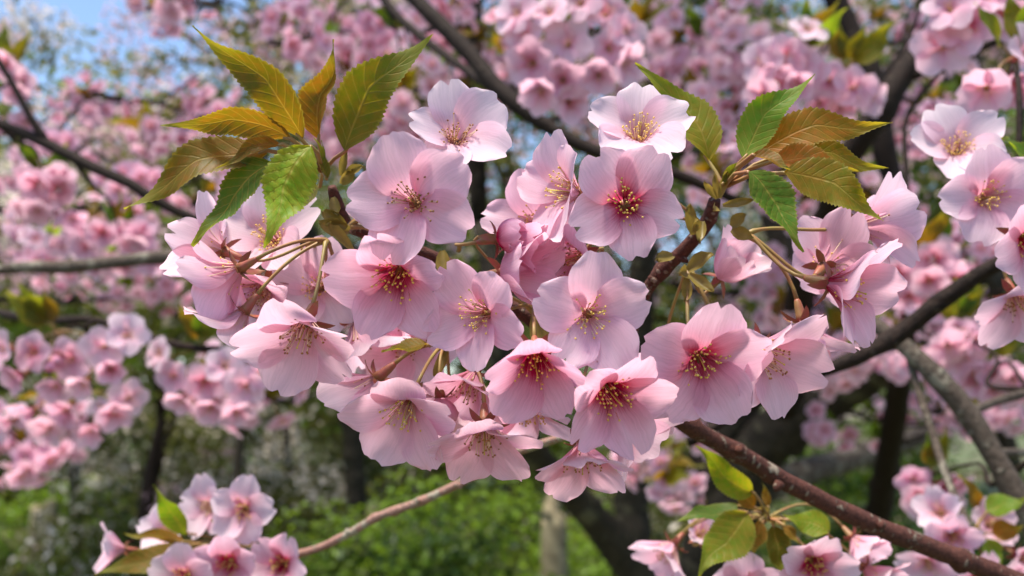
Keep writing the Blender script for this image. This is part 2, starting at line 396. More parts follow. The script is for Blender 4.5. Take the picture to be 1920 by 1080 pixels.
LV = np.array([0, .03, .09, .18, .30, .42, .54, .66, .76, .84, .90, .96, 1.0]); LW = np.array([.03, .24, .58, .88, 1.0, .97, .82, .57, .34, .20, .125, .065, .0])
def leaf_geo(b, t, hw, side, bend=0.0, fold=.25, curl=0.0, nv=52, nu=8, rng=R, pleat=1.0, wave=1.0, hook=.06):
    """serrated pointed leaf from b to t; side = face normal; bend = sideways bow, curl = bow along the normal (in lengths)"""
    ax = t - b; L = ax.length; ax.normalize(); nrm = (side - ax * side.dot(ax)).normalized(); lat = nrm.cross(ax)
    mid = (b + t) / 2 + lat * bend * L + nrm * curl * L
    ph = rng.uniform(0, 6.28); ph2 = rng.uniform(0, 6.28)
    V, F, U = [], [], []
    for j in range(nv + 1):
        v = j / nv; c = b * (1 - v) ** 2 + mid * 2 * v * (1 - v) + t * v * v
        tg = ((mid - b) * (1 - v) + (t - mid) * v).normalized(); hk = math.sin(math.pi * min(1, max(0, (v - .45) / .55)))
        c = c - lat * (hook if bend >= 0 else -hook) * L * hk + nrm * L * .025 * math.sin(9 * v + ph2); nn = (nrm - tg * nrm.dot(tg)).normalized(); lt = nn.cross(tg)
        wv = float(np.interp(v, LV, LW)) * hw
        for i in range(nu + 1):
            u = -1 + 2 * i / nu; a = abs(u); uu = u; fwd = 0.0
            if i in (0, nu) and .04 < v < .97:
                if j % 2: uu = u * 1.075; fwd = .35 / nv * L
                else: uu = u * .975
            y = uu * wv; vs = v - .16 * a
            o = fold * abs(y) - .11 * hw * pleat * abs(math.sin(math.pi * 11 * vs)) * min(1, a * 2.2) * (wv / hw) * (1 - .55 * a)
            o += wave * hw * .13 * math.sin(8 * v + ph + (1.6 if u > 0 else 0)) * a * a + wave * hw * .06 * math.sin(19 * v + ph2) * a ** 3
            V.append(c + lt * y + nn * o + tg * fwd); U.append((i / nu, v))
    for j in range(nv):
        for i in range(nu):
            q = j * (nu + 1) + i; F.append((q, q + 1, q + nu + 2, q + nu + 1))
    return V, F, U
def leaf(root, b, t, hw, side, col, node=None, rng=R, name='leaf', **kw):
    V, F, U = leaf_geo(b - root.location, t - root.location, hw, side, rng=rng, **kw)
    o = link(name, mesh('leaf', V, F, [M_LEAF], U), root, color=(*col, 1))
    if node is not None:
        a, c = b - root.location, node - root.location; m = (a + c) / 2 + (a - c).length * .08 * Vector((0, 0, 1))
        pts = [c, c * .55 + m * .45, m, m * .45 + a * .55, a, a + (t - b) * .06]
        V, F, U = tube(pts, [.0009, .0008, .0007, .0007, .0007, .0004], 6)
        link('petiole', mesh('petiole', V, F, [M_STALK], U), o)
    return o
def bud_scale(root, b, d, l, w_, side, col=None):
    """small leathery bract, cupped along its length"""
    ax = d.normalized(); nrm = (side - ax * side.dot(ax)).normalized(); lat = nrm.cross(ax); V, F = [], []
    for j, (v, ww) in enumerate(((0, .35), (.25, .8), (.5, 1), (.75, .8), (.92, .45), (1, .12))):
        for i in range(5):
            u = -1 + i / 2; V.append(b - root.location + ax * l * v + lat * u * w_ * ww + nrm * (w_ * ww * .7 * u * u + .35 * l * v * v * v * R.uniform(-.4, .8)))
    for j in range(5):
        for i in range(4):
            q = j * 5 + i; F.append((q, q + 1, q + 6, q + 5))
    return link('bud_scale', mesh('bud_scale', V, F, [M_SCALE]), root)
def thing(name, label, cat, loc, group=None):
    o = bpy.data.objects.new(name, None); COL.objects.link(o); o.location = loc; o.empty_display_size = .01
    return tag(o, label, cat, group)

# ------------------------------------------------------------------ ground and the planting far behind
def ground():
    m, n = newmat('ground'); out = N(n, 'ShaderNodeOutputMaterial'); p = N(n, 'ShaderNodeBsdfPrincipled'); g = N(n, 'ShaderNodeNewGeometry')
    a = noise_(n, g.outputs['Position'], .6, 4); b = noise_(n, g.outputs['Position'], 24, 4)
    c = mixc(n, ramp_(n, a, [(.4, (0, 0, 0)), (.6, (1, 1, 1))]), mixc(n, b, (.03, .06, .012), (.08, .13, .03)), mixc(n, b, (.06, .045, .025), (.13, .10, .06)))
    n.links.new(c, p.inputs['Base Color']); p.inputs['Roughness'].default_value = .95
    bp = N(n, 'ShaderNodeBump'); bp.inputs['Strength'].default_value = .7; bp.inputs['Distance'].default_value = .04; n.links.new(b, bp.inputs['Height']); n.links.new(bp.outputs[0], p.inputs['Normal'])
    n.links.new(p.outputs[0], out.inputs[0])
    k = 60; V = []; F = []; S = 600
    for j in range(k + 1):
        for i in range(k + 1):
            x = ((i / k) * 2 - 1); y = ((j / k) * 2 - 1); x = S * x * abs(x) ** 1.5; y = S * y * abs(y) ** 1.5 + 8
            V.append(Vector((x, y, .05 * noise.noise(Vector((x * .25, y * .25, 0))))))
    for j in range(k):
        for i in range(k):
            q = j * (k + 1) + i; F.append((q, q + 1, q + k + 2, q + k + 1))
    tag(link('ground', mesh('ground', V, F, [m])), kind='structure')
ground()

M_G1 = plain_thin('foliage_mid', (.075, .095, .020), (.15, .18, .022), .40, .6, 2.0)
M_G2 = plain_thin('foliage_bright', (.125, .205, .016), (.25, .37, .02), .45, .5, 1.6)
M_G3 = plain_thin('foliage_dark', (.035, .070, .012), (.07, .13, .012), .35, .5, 2.0)
M_G4 = plain_thin('foliage_olive', (.15, .15, .035), (.26, .25, .04), .40, .5, 2.0)
M_B1 = plain_thin('far_blossom_pink', (.70, .47, .54), (.68, .42, .49), .40, .25, 2.0)
M_B2 = plain_thin('pale_blossom_glint', (.74, .66, .58), (.74, .62, .52), .40, .25, 2.0)

def foliage(name, parent, clumps, per, mats, wts, size, rng, stuff=False, up=.5, origin=Vector()):
    V, F, I = [], [], []; idx = list(range(len(mats)))
    for c, r, fl in clumps:
        main = rng.choices(idx, wts)[0]
        for _ in range(int(per * (r / .5) ** 1.6) + 3):
            d = Vector((rng.gauss(0, 1), rng.gauss(0, 1), rng.gauss(0, 1) * fl)).normalized() * r * rng.random() ** .45
            p = c + d - origin; s = size * rng.uniform(.6, 1.35)
            nrm = (d.normalized() * .6 + Vector((rng.uniform(-1, 1), rng.uniform(-1, 1), rng.uniform(-1, 1) + up))).normalized()
            x = nrm.orthogonal().normalized(); x.rotate(Quaternion(nrm, rng.uniform(0, 6.28))); y = nrm.cross(x)
            b = len(V); V += [p - x * s * .62, p - y * s * .34 + nrm * s * .12, p + x * s * .62, p + y * s * .34 + nrm * s * .12, p]
            F += [(b, b + 1, b + 4), (b + 1, b + 2, b + 4), (b + 2, b + 3, b + 4), (b + 3, b, b + 4)]
            k = main if rng.random() < .7 else rng.choices(idx, wts)[0]; I += [k] * 4
    o = link(name, mesh(name, V, F, mats, None, I, smooth=False), parent)
    if stuff: o['kind'] = 'stuff'
    return o
def tree(name, label, cat, x, y, h, tr, cz, cr, ch, nclump, per, mats, wts, size, seed, lean=0.0, group=None, bark_m=None, fork=3, crad=(.35, .8)):
    rng = random.Random(seed); bm_ = bark_m or M_TRK
    root = thing(name, label, cat, (x, y, 0), group)
    top = Vector((lean * h, rng.uniform(-.2, .2), h * .62)); k = 7
    pts = [Vector((top.x * (i / k) ** 1.3 + .06 * rng.uniform(-1, 1) * (i > 0), top.y * i / k, -.1 + (top.z + .1) * i / k)) for i in range(k + 1)]
    rr = [tr * (1.35 if i == 0 else 1.0 - .55 * i / k) for i in range(k + 1)]
    pp, pr = smooth_path(pts, rr, .2); V, F, U = tube(pp, pr, 12, lump=.18, freq=5); link('trunk', mesh('trunk', V, F, [bm_], U), root)
    cl = []
    for i in range(nclump):
        d = Vector((rng.gauss(0, 1), rng.gauss(0, 1), rng.gauss(0, 1))).normalized() * rng.random() ** .4
        c = Vector((top.x + d.x * cr, d.y * cr, cz + d.z * ch)); c.z = max(c.z, .6); cl.append((c, rng.uniform(*crad), .75))
    for i in range(fork):
        s = pts[rng.randint(3, k)]; e = rng.choice(cl)[0]; m = (s + e) / 2 + Vector((rng.uniform(-.2, .2), rng.uniform(-.2, .2), rng.uniform(0, .3)))
        pp, pr = smooth_path([s, m, e], [tr * .42, tr * .26, tr * .08], .2); V, F, U = tube(pp, pr, 8, lump=.15, freq=5); link('limb', mesh('limb', V, F, [bm_], U), root)
    foliage('crown', root, cl, per * (2.6 if size < .1 else 1.3), mats, wts, size * 1.1, rng)
    return root
def GY(d): return 540 + FPX * (1.6 / d + math.sin(PITCH)) / math.cos(PITCH)
GREENS = [M_G1, M_G4, M_B2, M_G2]
def wx(px, d): return (px - 960) / FPX * d
# trees of the park, from the far row to the near ones
far = [(-16, 17, 8.5), (-10.5, 16, 7.4), (-6, 17.5, 7.6), (-1.5, 16, 7.5), (3, 17.5, 8), (7.5, 16, 8.5), (12, 17, 9), (17, 18, 9), (-21, 19, 9), (-13.5, 22, 9)]
FARL = ['olive green broadleaf tree in the far row, beyond the pale flecked tree', 'low olive tree in the far row against the open sky', 'rounded olive tree in the far row behind the grey trunk',
        'olive green tree in the far row above the bright shrub', 'tall green tree in the far row behind the dark cherry limb', 'tall green tree in the far row beyond the forked cherry trunk', 'tall green tree in the far row behind the dark hedge', 'tall green tree closing the far row beside the dark hedge', 'tall olive tree at the open end of the far row', 'tall olive tree set back behind the low olive tree']
for i, (x, y, h) in enumerate(far):
    tree('park_tree', FARL[i], 'tree', x, y, h, .22, h * .52, 2.9, h * .42, 46, 75, [M_G1, M_G4, M_G3], [5, 4, 2], .15, 300 + i, group='trees of the far row', crad=(.6, 1.2))
tree('flowering_tree', 'pale flecked tree with cream blossom and olive leaves below open sky', 'tree', wx(170, 7), 7, 4.6, .06, 2.85, 1.9, 1.5, 90, 70, GREENS, [5, 6, 4, 2], .062, 21, crad=(.28, .55))
tree('flowering_tree', 'slim pale flecked tree with a grey trunk behind the hanging petals', 'tree', wx(548, 8.5), 8.5, 4.6, .05, 2.9, 1.6, 1.6, 56, 60, GREENS, [6, 5, 3, 2], .065, 22, crad=(.3, .6))
tree('flowering_tree', 'dark trunked tree with sparse cream blossom beside the two pale posts', 'tree', wx(262, 6.2), 6.2, 3.4, .07, 2.2, 1.0, .8, 22, 55, GREENS, [6, 5, 3, 2], .06, 23, lean=.06, crad=(.25, .5), bark_m=M_BRD)
tree('leafy_tree', 'olive leaved tree behind the pair of sharpest blossoms', 'tree', wx(960, 8), 8, 6.6, .10, 4.1, 2.0, 2.2, 72, 60, [M_G1, M_G3, M_G4, M_B1], [5, 3, 3, 2], .065, 24, crad=(.3, .6))
tree('leafy_tree', 'light green tree with white flecks seen through the cherry fork', 'tree', wx(1560, 7.5), 7.5, 6.0, .09, 3.5, 1.8, 2.3, 84, 62, [M_G2, M_G1, M_G4, M_B2], [5, 4, 2, 3], .06, 25, crad=(.28, .55))  # pale blossom faces here paint white highlights and sky glimpses
tree('leafy_tree', 'deep green tree behind the grey lichened branch', 'tree', wx(1880, 8), 8, 6.4, .11, 3.9, 2.0, 2.4, 76, 62, [M_G1, M_G3, M_G4], [4, 5, 2], .065, 26, crad=(.3, .6))
tree('bare_tree', 'tall thin trunked tree forking against the blue sky', 'tree', wx(470, 5.2), 5.2, 5.6, .04, 3.6, .9, .6, 8, 30, [M_G4, M_G1], [3, 2], .05, 27, fork=8, crad=(.2, .35), bark_m=M_TRK)
# shrubs
def shrub(name, label, x, y, rx, ry, h, n, per, mats, wts, size, seed, crad=(.18, .34)):
    rng = random.Random(seed); root = thing(name, label, 'shrub', (x, y, 0)); cl = []
    for i in range(n):
        a = rng.uniform(0, 6.28); r = rng.random() ** .5; hz = h * (1 - .55 * r * r) * rng.uniform(.25, 1.0)
        cl.append((Vector((math.cos(a) * r * rx, math.sin(a) * r * ry, max(.12, hz - .1))), rng.uniform(*crad), .8))
    foliage('foliage', root, cl, per * 3.2, mats, wts, size * 1.15, rng, up=1.0)
    for k in range(4):
        e = rng.choice(cl)[0]; pp, pr = smooth_path([Vector((rng.uniform(-.1, .1), rng.uniform(-.1, .1), -.05)), e * .5 + Vector((0, 0, .05)), e], [.02, .014, .006], .1)
        V, F, U = tube(pp, pr, 6); link('stem', mesh('stem', V, F, [M_TRK], U), root)
    return root
shrub('green_shrub', 'bright green rounded shrub behind the tan twig', wx(790, 5.2), 5.2, .85, .7, 1.28, 70, 130, [M_G2, M_G1, M_G3], [6, 2, 3], .045, 41)  # dark foliage clumps paint the shaded gaps below the lit top
shrub('green_shrub', 'small bright green shrub beside the pointed pale post', wx(1000, 5.8), 5.8, .5, .5, 1.15, 30, 120, [M_G2, M_G1], [5, 2], .045, 42)
shrub('low_shrub', 'low dark green shrub below the two pale posts', wx(60, 6.4), 6.4, 1.1, .6, .52, 50, 120, [M_G1, M_G2, M_G3], [4, 2, 4], .045, 43)
shrub('low_shrub', 'sunlit yellow green shrub behind the two pale posts', wx(130, 8.8), 8.8, .8, .5, .95, 34, 110, [M_G2], [1], .05, 44)
shrub('hedge_shrub', 'dense dark green hedge shrub under the sloping grey branch', wx(1800, 3.9), 3.9, .75, .5, 1.55, 60, 120, [M_G3, M_G1, M_G2], [6, 2, 1], .04, 45)
shrub('hedge_shrub', 'dark green hedge shrub beside the forked cherry trunk', wx(1590, 4.6), 4.6, .6, .5, 1.5, 50, 120, [M_G3, M_G1, M_G2], [4, 4, 2], .04, 46)
shrub('leafy_shrub', 'olive shrub in the shade behind the cherry trunk', wx(1230, 6.6), 6.6, .9, .6, 1.7, 44, 110, [M_G1, M_G4, M_G3, M_B2], [4, 4, 2, 1], .05, 47)
shrub('leafy_shrub', 'brownish green shrub under the slim grey trunked tree', wx(560, 7.4), 7.4, .9, .6, 1.5, 40, 100, [M_G4, M_G1, M_B2], [4, 4, 2], .05, 48)
shrub('flowering_shrub', 'olive shrub flecked with cream blossom beside the dark leaning trunk', wx(330, 6.6), 6.6, .95, .5, 1.55, 60, 100, [M_G4, M_G1, M_B2, M_B1], [5, 6, 2, 1], .045, 49)
shrub('flowering_shrub', 'tall shrub flecked with cream blossom behind the hanging blossom bunches', wx(180, 9.6), 9.6, 1.5, .6, 2.5, 90, 100, [M_G4, M_G1, M_B2], [5, 6, 2], .055, 50, (.25, .45))
shrub('flowering_shrub', 'tall pale flecked shrub behind the slim grey trunked tree', wx(620, 10.5), 10.5, 1.5, .6, 2.6, 90, 100, [M_G4, M_G1, M_B2], [5, 6, 2], .055, 51, (.25, .45))
shrub('leafy_shrub', 'tall green shrub far behind the pointed pale post', wx(1080, 10.5), 10.5, 1.6, .6, 2.8, 90, 100, [M_G1, M_G4, M_G2], [5, 3, 3], .055, 52, (.25, .45))
shrub('leafy_shrub', 'tall light green shrub far behind the low limb of the forked trunk', wx(1520, 10), 10, 1.6, .6, 2.8, 90, 100, [M_G2, M_G1, M_B2], [5, 3, 2], .055, 53, (.25, .45))
shrub('leafy_shrub', 'low shaded shrub under the tan twig tip', wx(430, 5.6), 5.6, .7, .45, .75, 36, 100, [M_G1, M_G4, M_G3], [4, 3, 2], .042, 54)
shrub('leafy_shrub', 'low dark shrub at the foot of the forked cherry trunk', wx(1330, 4.6), 4.6, .8, .45, .8, 40, 100, [M_G3, M_G1, M_G4], [4, 3, 2], .04, 55)
# weathered posts
def post(label, px, d, top_py, wpx, point=.5):
    x, y = P(px, 540, d).x, d * math.cos(PITCH) + 0; top = P(px, top_py, d); r = wpx * d / FPX / 2
    root = thing('wooden_post', label, 'post', (top.x, top.y, 0)); V, F, U = [], [], []
    rng = random.Random(int(px)); H = top.z
    prof = [(-.1, 1.05), (H * .3, 1.0), (H * .6, .97), (H * .9, .95), (H - r * 1.6 * point, .9), (H - r * .5 * point, .55), (H, .12)]
    pts, rr = smooth_path([Vector((rng.uniform(-.01, .01), 0, z)) for z, k in prof], [r * k for z, k in prof], .05)
    tube(pts, rr, 10, V, F, U, lump=.14, freq=7); link('shaft', mesh('shaft', V, F, [M_POST], U), root)
    cx = [Vector((0, -r * .75, H * q)) for q in (.55, .6)]; V, F, U = tube([cx[0], cx[0] + Vector((0, -r * .35, .01))], [r * .28, r * .2], 8)
    link('knot', mesh('knot', V, F, [M_TRK], U), root)
post('pale weathered wooden post with a pointed top beside the bright green shrub', 1036, 5.0, 922, 52, 1.6)
post('narrow pale wooden post in front of the yellow green shrub', 68, 8.0, 945, 22)
post('stouter pale wooden post in front of the yellow green shrub', 96, 7.8, 935, 30)

# the big cherry tree whose limbs fork behind the flowers
ct = thing('cherry_tree', 'dark forked trunk of the old cherry tree behind the reddish brown branch', 'tree', P(1345, GY(2.6), 2.6))
def limb(root, pts, name='limb', m=M_TRK, sides=14, freq=9, lump=.22, seed=1):
    W = [P(a, b, d) - root.location for a, b, d, t in pts]; rad = [t * d / FPX / 2 for a, b, d, t in pts]
    pp, pr = smooth_path(W, rad, .04); V, F, U = tube(pp, pr, sides, lump=lump, freq=freq, knots=.3, rng=random.Random(seed))
    return link(name, mesh(name, V, F, [m], U), root)
limb(ct, [(1345, GY(2.6) + 40, 2.6, 190), (1335, 1400, 2.58, 165), (1330, 1130, 2.55, 140), (1350, 1000, 2.5, 120), (1400, 900, 2.45, 110), (1450, 820, 2.4, 100), (1530, 762, 2.3, 84), (1610, 712, 2.2, 70), (1720, 650, 2.0, 54), (1860, 560, 1.8, 40)], 'trunk')
limb(ct, [(1348, 1010, 2.5, 90), (1330, 930, 2.5, 84), (1345, 840, 2.5, 78), (1390, 760, 2.5, 66), (1440, 680, 2.5, 60), (1480, 560, 2.5, 52), (1440, 380, 2.6, 44), (1330, 200, 2.7, 36), (1260, 60, 2.8, 28)], seed=2)
limb(ct, [(1420, 925, 2.45, 60), (1500, 888, 2.5, 52), (1580, 862, 2.6, 46), (1660, 838, 2.7, 40), (1740, 808, 2.8, 34), (1860, 740, 2.9, 26)], seed=3, m=M_BRG)
limb(ct, [(1290, 1180, 2.55, 84), (1200, 1085, 2.4, 74), (1140, 1005, 2.3, 66), (1085, 940, 2.2, 58), (1030, 880, 2.1, 52), (985, 820, 2.0, 54), (940, 700, 1.9, 44), (930, 560, 1.9, 36), (900, 420, 1.95, 30)], seed=4)
def shade_canopy(root, cx, cy, cz, rx, ry, rz, n, seed, limbs):  # adds an unseen overhead crown that shades the background blossom
    rng = random.Random(seed); cl = []
    for i in range(n):
        d = Vector((rng.gauss(0, 1), rng.gauss(0, 1), rng.gauss(0, 1))).normalized() * rng.random() ** .45
        cl.append((Vector((cx + d.x * rx, cy + d.y * ry, cz + d.z * rz)) - root.location, rng.uniform(.16, .34), .8))
    for s in limbs:
        for k in range(3):
            e = min(rng.sample(cl, 12), key=lambda c: (c[0] - (s - root.location)).length)[0]; a = s - root.location
            pp, pr = smooth_path([a, a.lerp(e, .5) + Vector((0, 0, .12)), e], [.02, .014, .005], .1); V, F, U = tube(pp, pr, 8, lump=.2, freq=12); link('limb', mesh('limb', V, F, [M_TRK], U), root)
    foliage('crown', root, cl, 230, [M_B1, M_G4, M_G1], [7, 2, 2], .045, rng)
shade_canopy(ct, .5, 2.3, 3.75, 2.5, 1.35, .42, 130, 71, [P(1260, 60, 2.8), P(1860, 560, 1.8), P(900, 420, 1.95)])
ct2 = thing('cherry_tree', 'dark upright cherry trunk behind the top pink blossoms', 'tree', P(1215, GY(3.6), 3.6))
limb(ct2, [(1215, GY(3.6) + 40, 3.6, 90), (1190, 1050, 3.6, 70), (1185, 900, 3.6, 62), (1200, 600, 3.5, 52), (1215, 300, 3.4, 48), (1235, 120, 3.4, 46), (1245, -60, 3.4, 40)], 'trunk', seed=6)
limb(ct2, [(1220, 260, 3.4, 28), (1300, 130, 3.4, 22), (1380, 40, 3.4, 16), (1430, -40, 3.4, 12)], seed=7)
shade_canopy(ct2, .8, 5.4, 4.6, 2.4, 1.4, .8, 36, 72, [P(1245, -60, 3.4), P(1430, -40, 3.4)])
ct3 = thing('cherry_tree', 'upright brown cherry trunk with a fork above the tallest leaf', 'tree', P(680, GY(6.3), 6.3))
limb(ct3, [(680, GY(6.3) + 40, 6.3, 54), (672, 1000, 6.3, 40), (650, 760, 6.3, 38), (565, 400, 6.3, 38), (530, 200, 6.2, 42), (535, 90, 6.2, 40), (560, -60, 6.2, 34)], 'trunk', seed=8)
limb(ct3, [(532, 110, 6.2, 24), (500, 50, 6.15, 18), (460, -20, 6.1, 14)], seed=9)
limb(ct3, [(530, 240, 6.2, 20), (470, 160, 6.1, 14), (420, 60, 6.1, 10), (400, -40, 6.1, 8)], seed=10)
shade_canopy(ct3, -1.5, 6.6, 5.6, 1.6, 1.0, .6, 50, 73, [P(560, -60, 6.2), P(460, -20, 6.1)])
def veil(root, regs, seed, mats, wts, size=.034, per=150, nm='crown'):
    rng = random.Random(seed); cl = []
    for (px, py, rx, ry, n, d0, d1) in regs:
        for k in range(n):
            a = rng.uniform(0, 6.28); r = math.sqrt(rng.random()); d = rng.uniform(d0, d1)
            cl.append((P(px + math.cos(a) * r * rx, py + math.sin(a) * r * ry, d) - root.location, rng.uniform(.07, .19), .8))
    rng.shuffle(cl)
    for k in range(len(cl) // 3):
        a, b = cl[k][0], min(cl[:k] + cl[k + 1:], key=lambda c: (c[0] - cl[k][0]).length)[0]
        V, F, U = tube([a, a.lerp(b, .5) + Vector((0, 0, .03)), b], [.008, .007, .006], 6); link('limb', mesh('limb', V, F, [M_TRK], U), root)
    return foliage(nm, root, cl, per * 4, mats, wts, size, rng)
veil(ct3, [(340, 235, 180, 60, 24, 3.2, 4.6), (230, 70, 230, 70, 12, 5.2, 6.2), (40, 60, 80, 60, 10, 5.0, 6.0), (620, 70, 190, 110, 46, 3.0, 4.6), (720, 220, 170, 110, 30, 3.2, 4.8), (180, 330, 260, 120, 40, 3.2, 4.8), (200, 470, 260, 90, 22, 3.4, 4.8)], 81, [M_B1, M_B2, M_G4, M_G1], [5, 4, 5, 5])
veil(ct2, [(900, 110, 190, 120, 34, 3.0, 4.6), (1300, 90, 200, 110, 40, 3.0, 4.6), (1120, 190, 200, 110, 22, 3.2, 4.8), (1400, 250, 200, 90, 24, 3.0, 4.6)], 82, [M_B1, M_G4, M_G1, M_G3], [6, 4, 4, 4])
veil(ct, [(1720, 120, 210, 150, 44, 2.8, 4.4), (1780, 380, 170, 160, 26, 2.8, 4.4), (1560, 560, 260, 110, 26, 3.0, 4.6), (1760, 660, 170, 70, 14, 3.0, 4.4)], 83, [M_B1, M_G4, M_G1, M_G3], [5, 4, 4, 4])
rngt = random.Random(5)
for k in range(16):
    x0, y0 = rngt.choice([(540, 300), (470, 160), (420, 60), (535, 100), (535, 220)]); x, y = x0, y0; pts = []
    for q in range(6):
        pts.append((x, y, 6.1 + .05 * q, 9 - 1.3 * q)); x += rngt.uniform(-75, 5); y += rngt.uniform(-70, 15)
    limb(ct3, pts, 'twig', M_TRK, 6, seed=k)
# ------------------------------------------------------------------ the foreground branch
def branch(root, pts, sides=14, m=M_TWIG, lump=.12, freq=90, step=.005, knots=.75, name='stem', px=True, seed=3):
    """pts: (px, py, depth, thickness in photo pixels)"""
    W = [P(a, b, d) - root.location for a, b, d, t in pts]; rad = [t * d / FPX / 2 for a, b, d, t in pts]
    pp, pr = smooth_path(W, rad, step)
    V, F, U = tube(pp, pr, sides, lump=lump, freq=freq, knots=knots, rng=random.Random(seed))
    return link(name, mesh(name, V, F, [m], U), root)

br = thing('cherry_branch', 'reddish brown cherry branch with pale lichen carrying the large sharp blossoms', 'branch', P(1900, 1090, .42))
branch(br, [(1960, 1112, .425, 40), (1800, 1048, .415, 37), (1640, 985, .405, 36), (1500, 918, .395, 34), (1380, 848, .385, 34), (1262, 782, .37, 30), (1160, 700, .352, 26), (1010, 610, .342, 24), (860, 505, .335, 22), (720, 445, .325, 22), (655, 425, .318, 26), (630, 375, .312, 24), (622, 350, .309, 16)])
branch(br, [(1162, 702, .352, 24), (1180, 620, .345, 24), (1212, 545, .335, 25), (1258, 492, .328, 26), (1300, 450, .322, 26), (1330, 410, .317, 30), (1340, 375, .312, 22)], name='side_twig', seed=5)
branch(br, [(1250, 772, .368, 22), (1150, 790, .395, 18), (1060, 818, .42, 15), (960, 852, .44, 15), (870, 902, .46, 16), (790, 940, .475, 16), (715, 966, .49, 15), (655, 1000, .50, 16), (590, 1030, .51, 14), (500, 1048, .52, 14), (430, 1030, .525, 12)], m=M_TWIGT, name='side_twig', seed=8)

def spur(root, px, py, d, ax, l, r, m):
    b = P(px, py, d) - root.location; a = CV(*ax); u = d / FPX
    V, F, U = tube([b, b + a * l * u * .35, b + a * l * u * .7, b + a * l * u], [r * u, r * u * .9, r * u * .7, r * u * .25], 8, lump=.3, freq=300); link('bud_spur', mesh('bud_spur', V, F, [m], U), root)
for a in [(1385, 846, .38, (.3, .9, .3), 14, 10), (1462, 905, .385, (-.6, -.7, .4), 20, 10), (1650, 988, .40, (.4, .9, .3), 13, 9), (1230, 530, .33, (-.7, .5, .5), 22, 8), (1275, 482, .325, (.6, -.5, .6), 20, 8)]: spur(br, *a, M_TWIG)
for a in [(862, 906, .458, (.2, -.9, .4), 11, 7), (786, 940, .473, (-.4, .9, .3), 9, 7), (655, 1000, .498, (-.5, .8, .3), 11, 7)]: spur(br, *a, M_TWIGT)
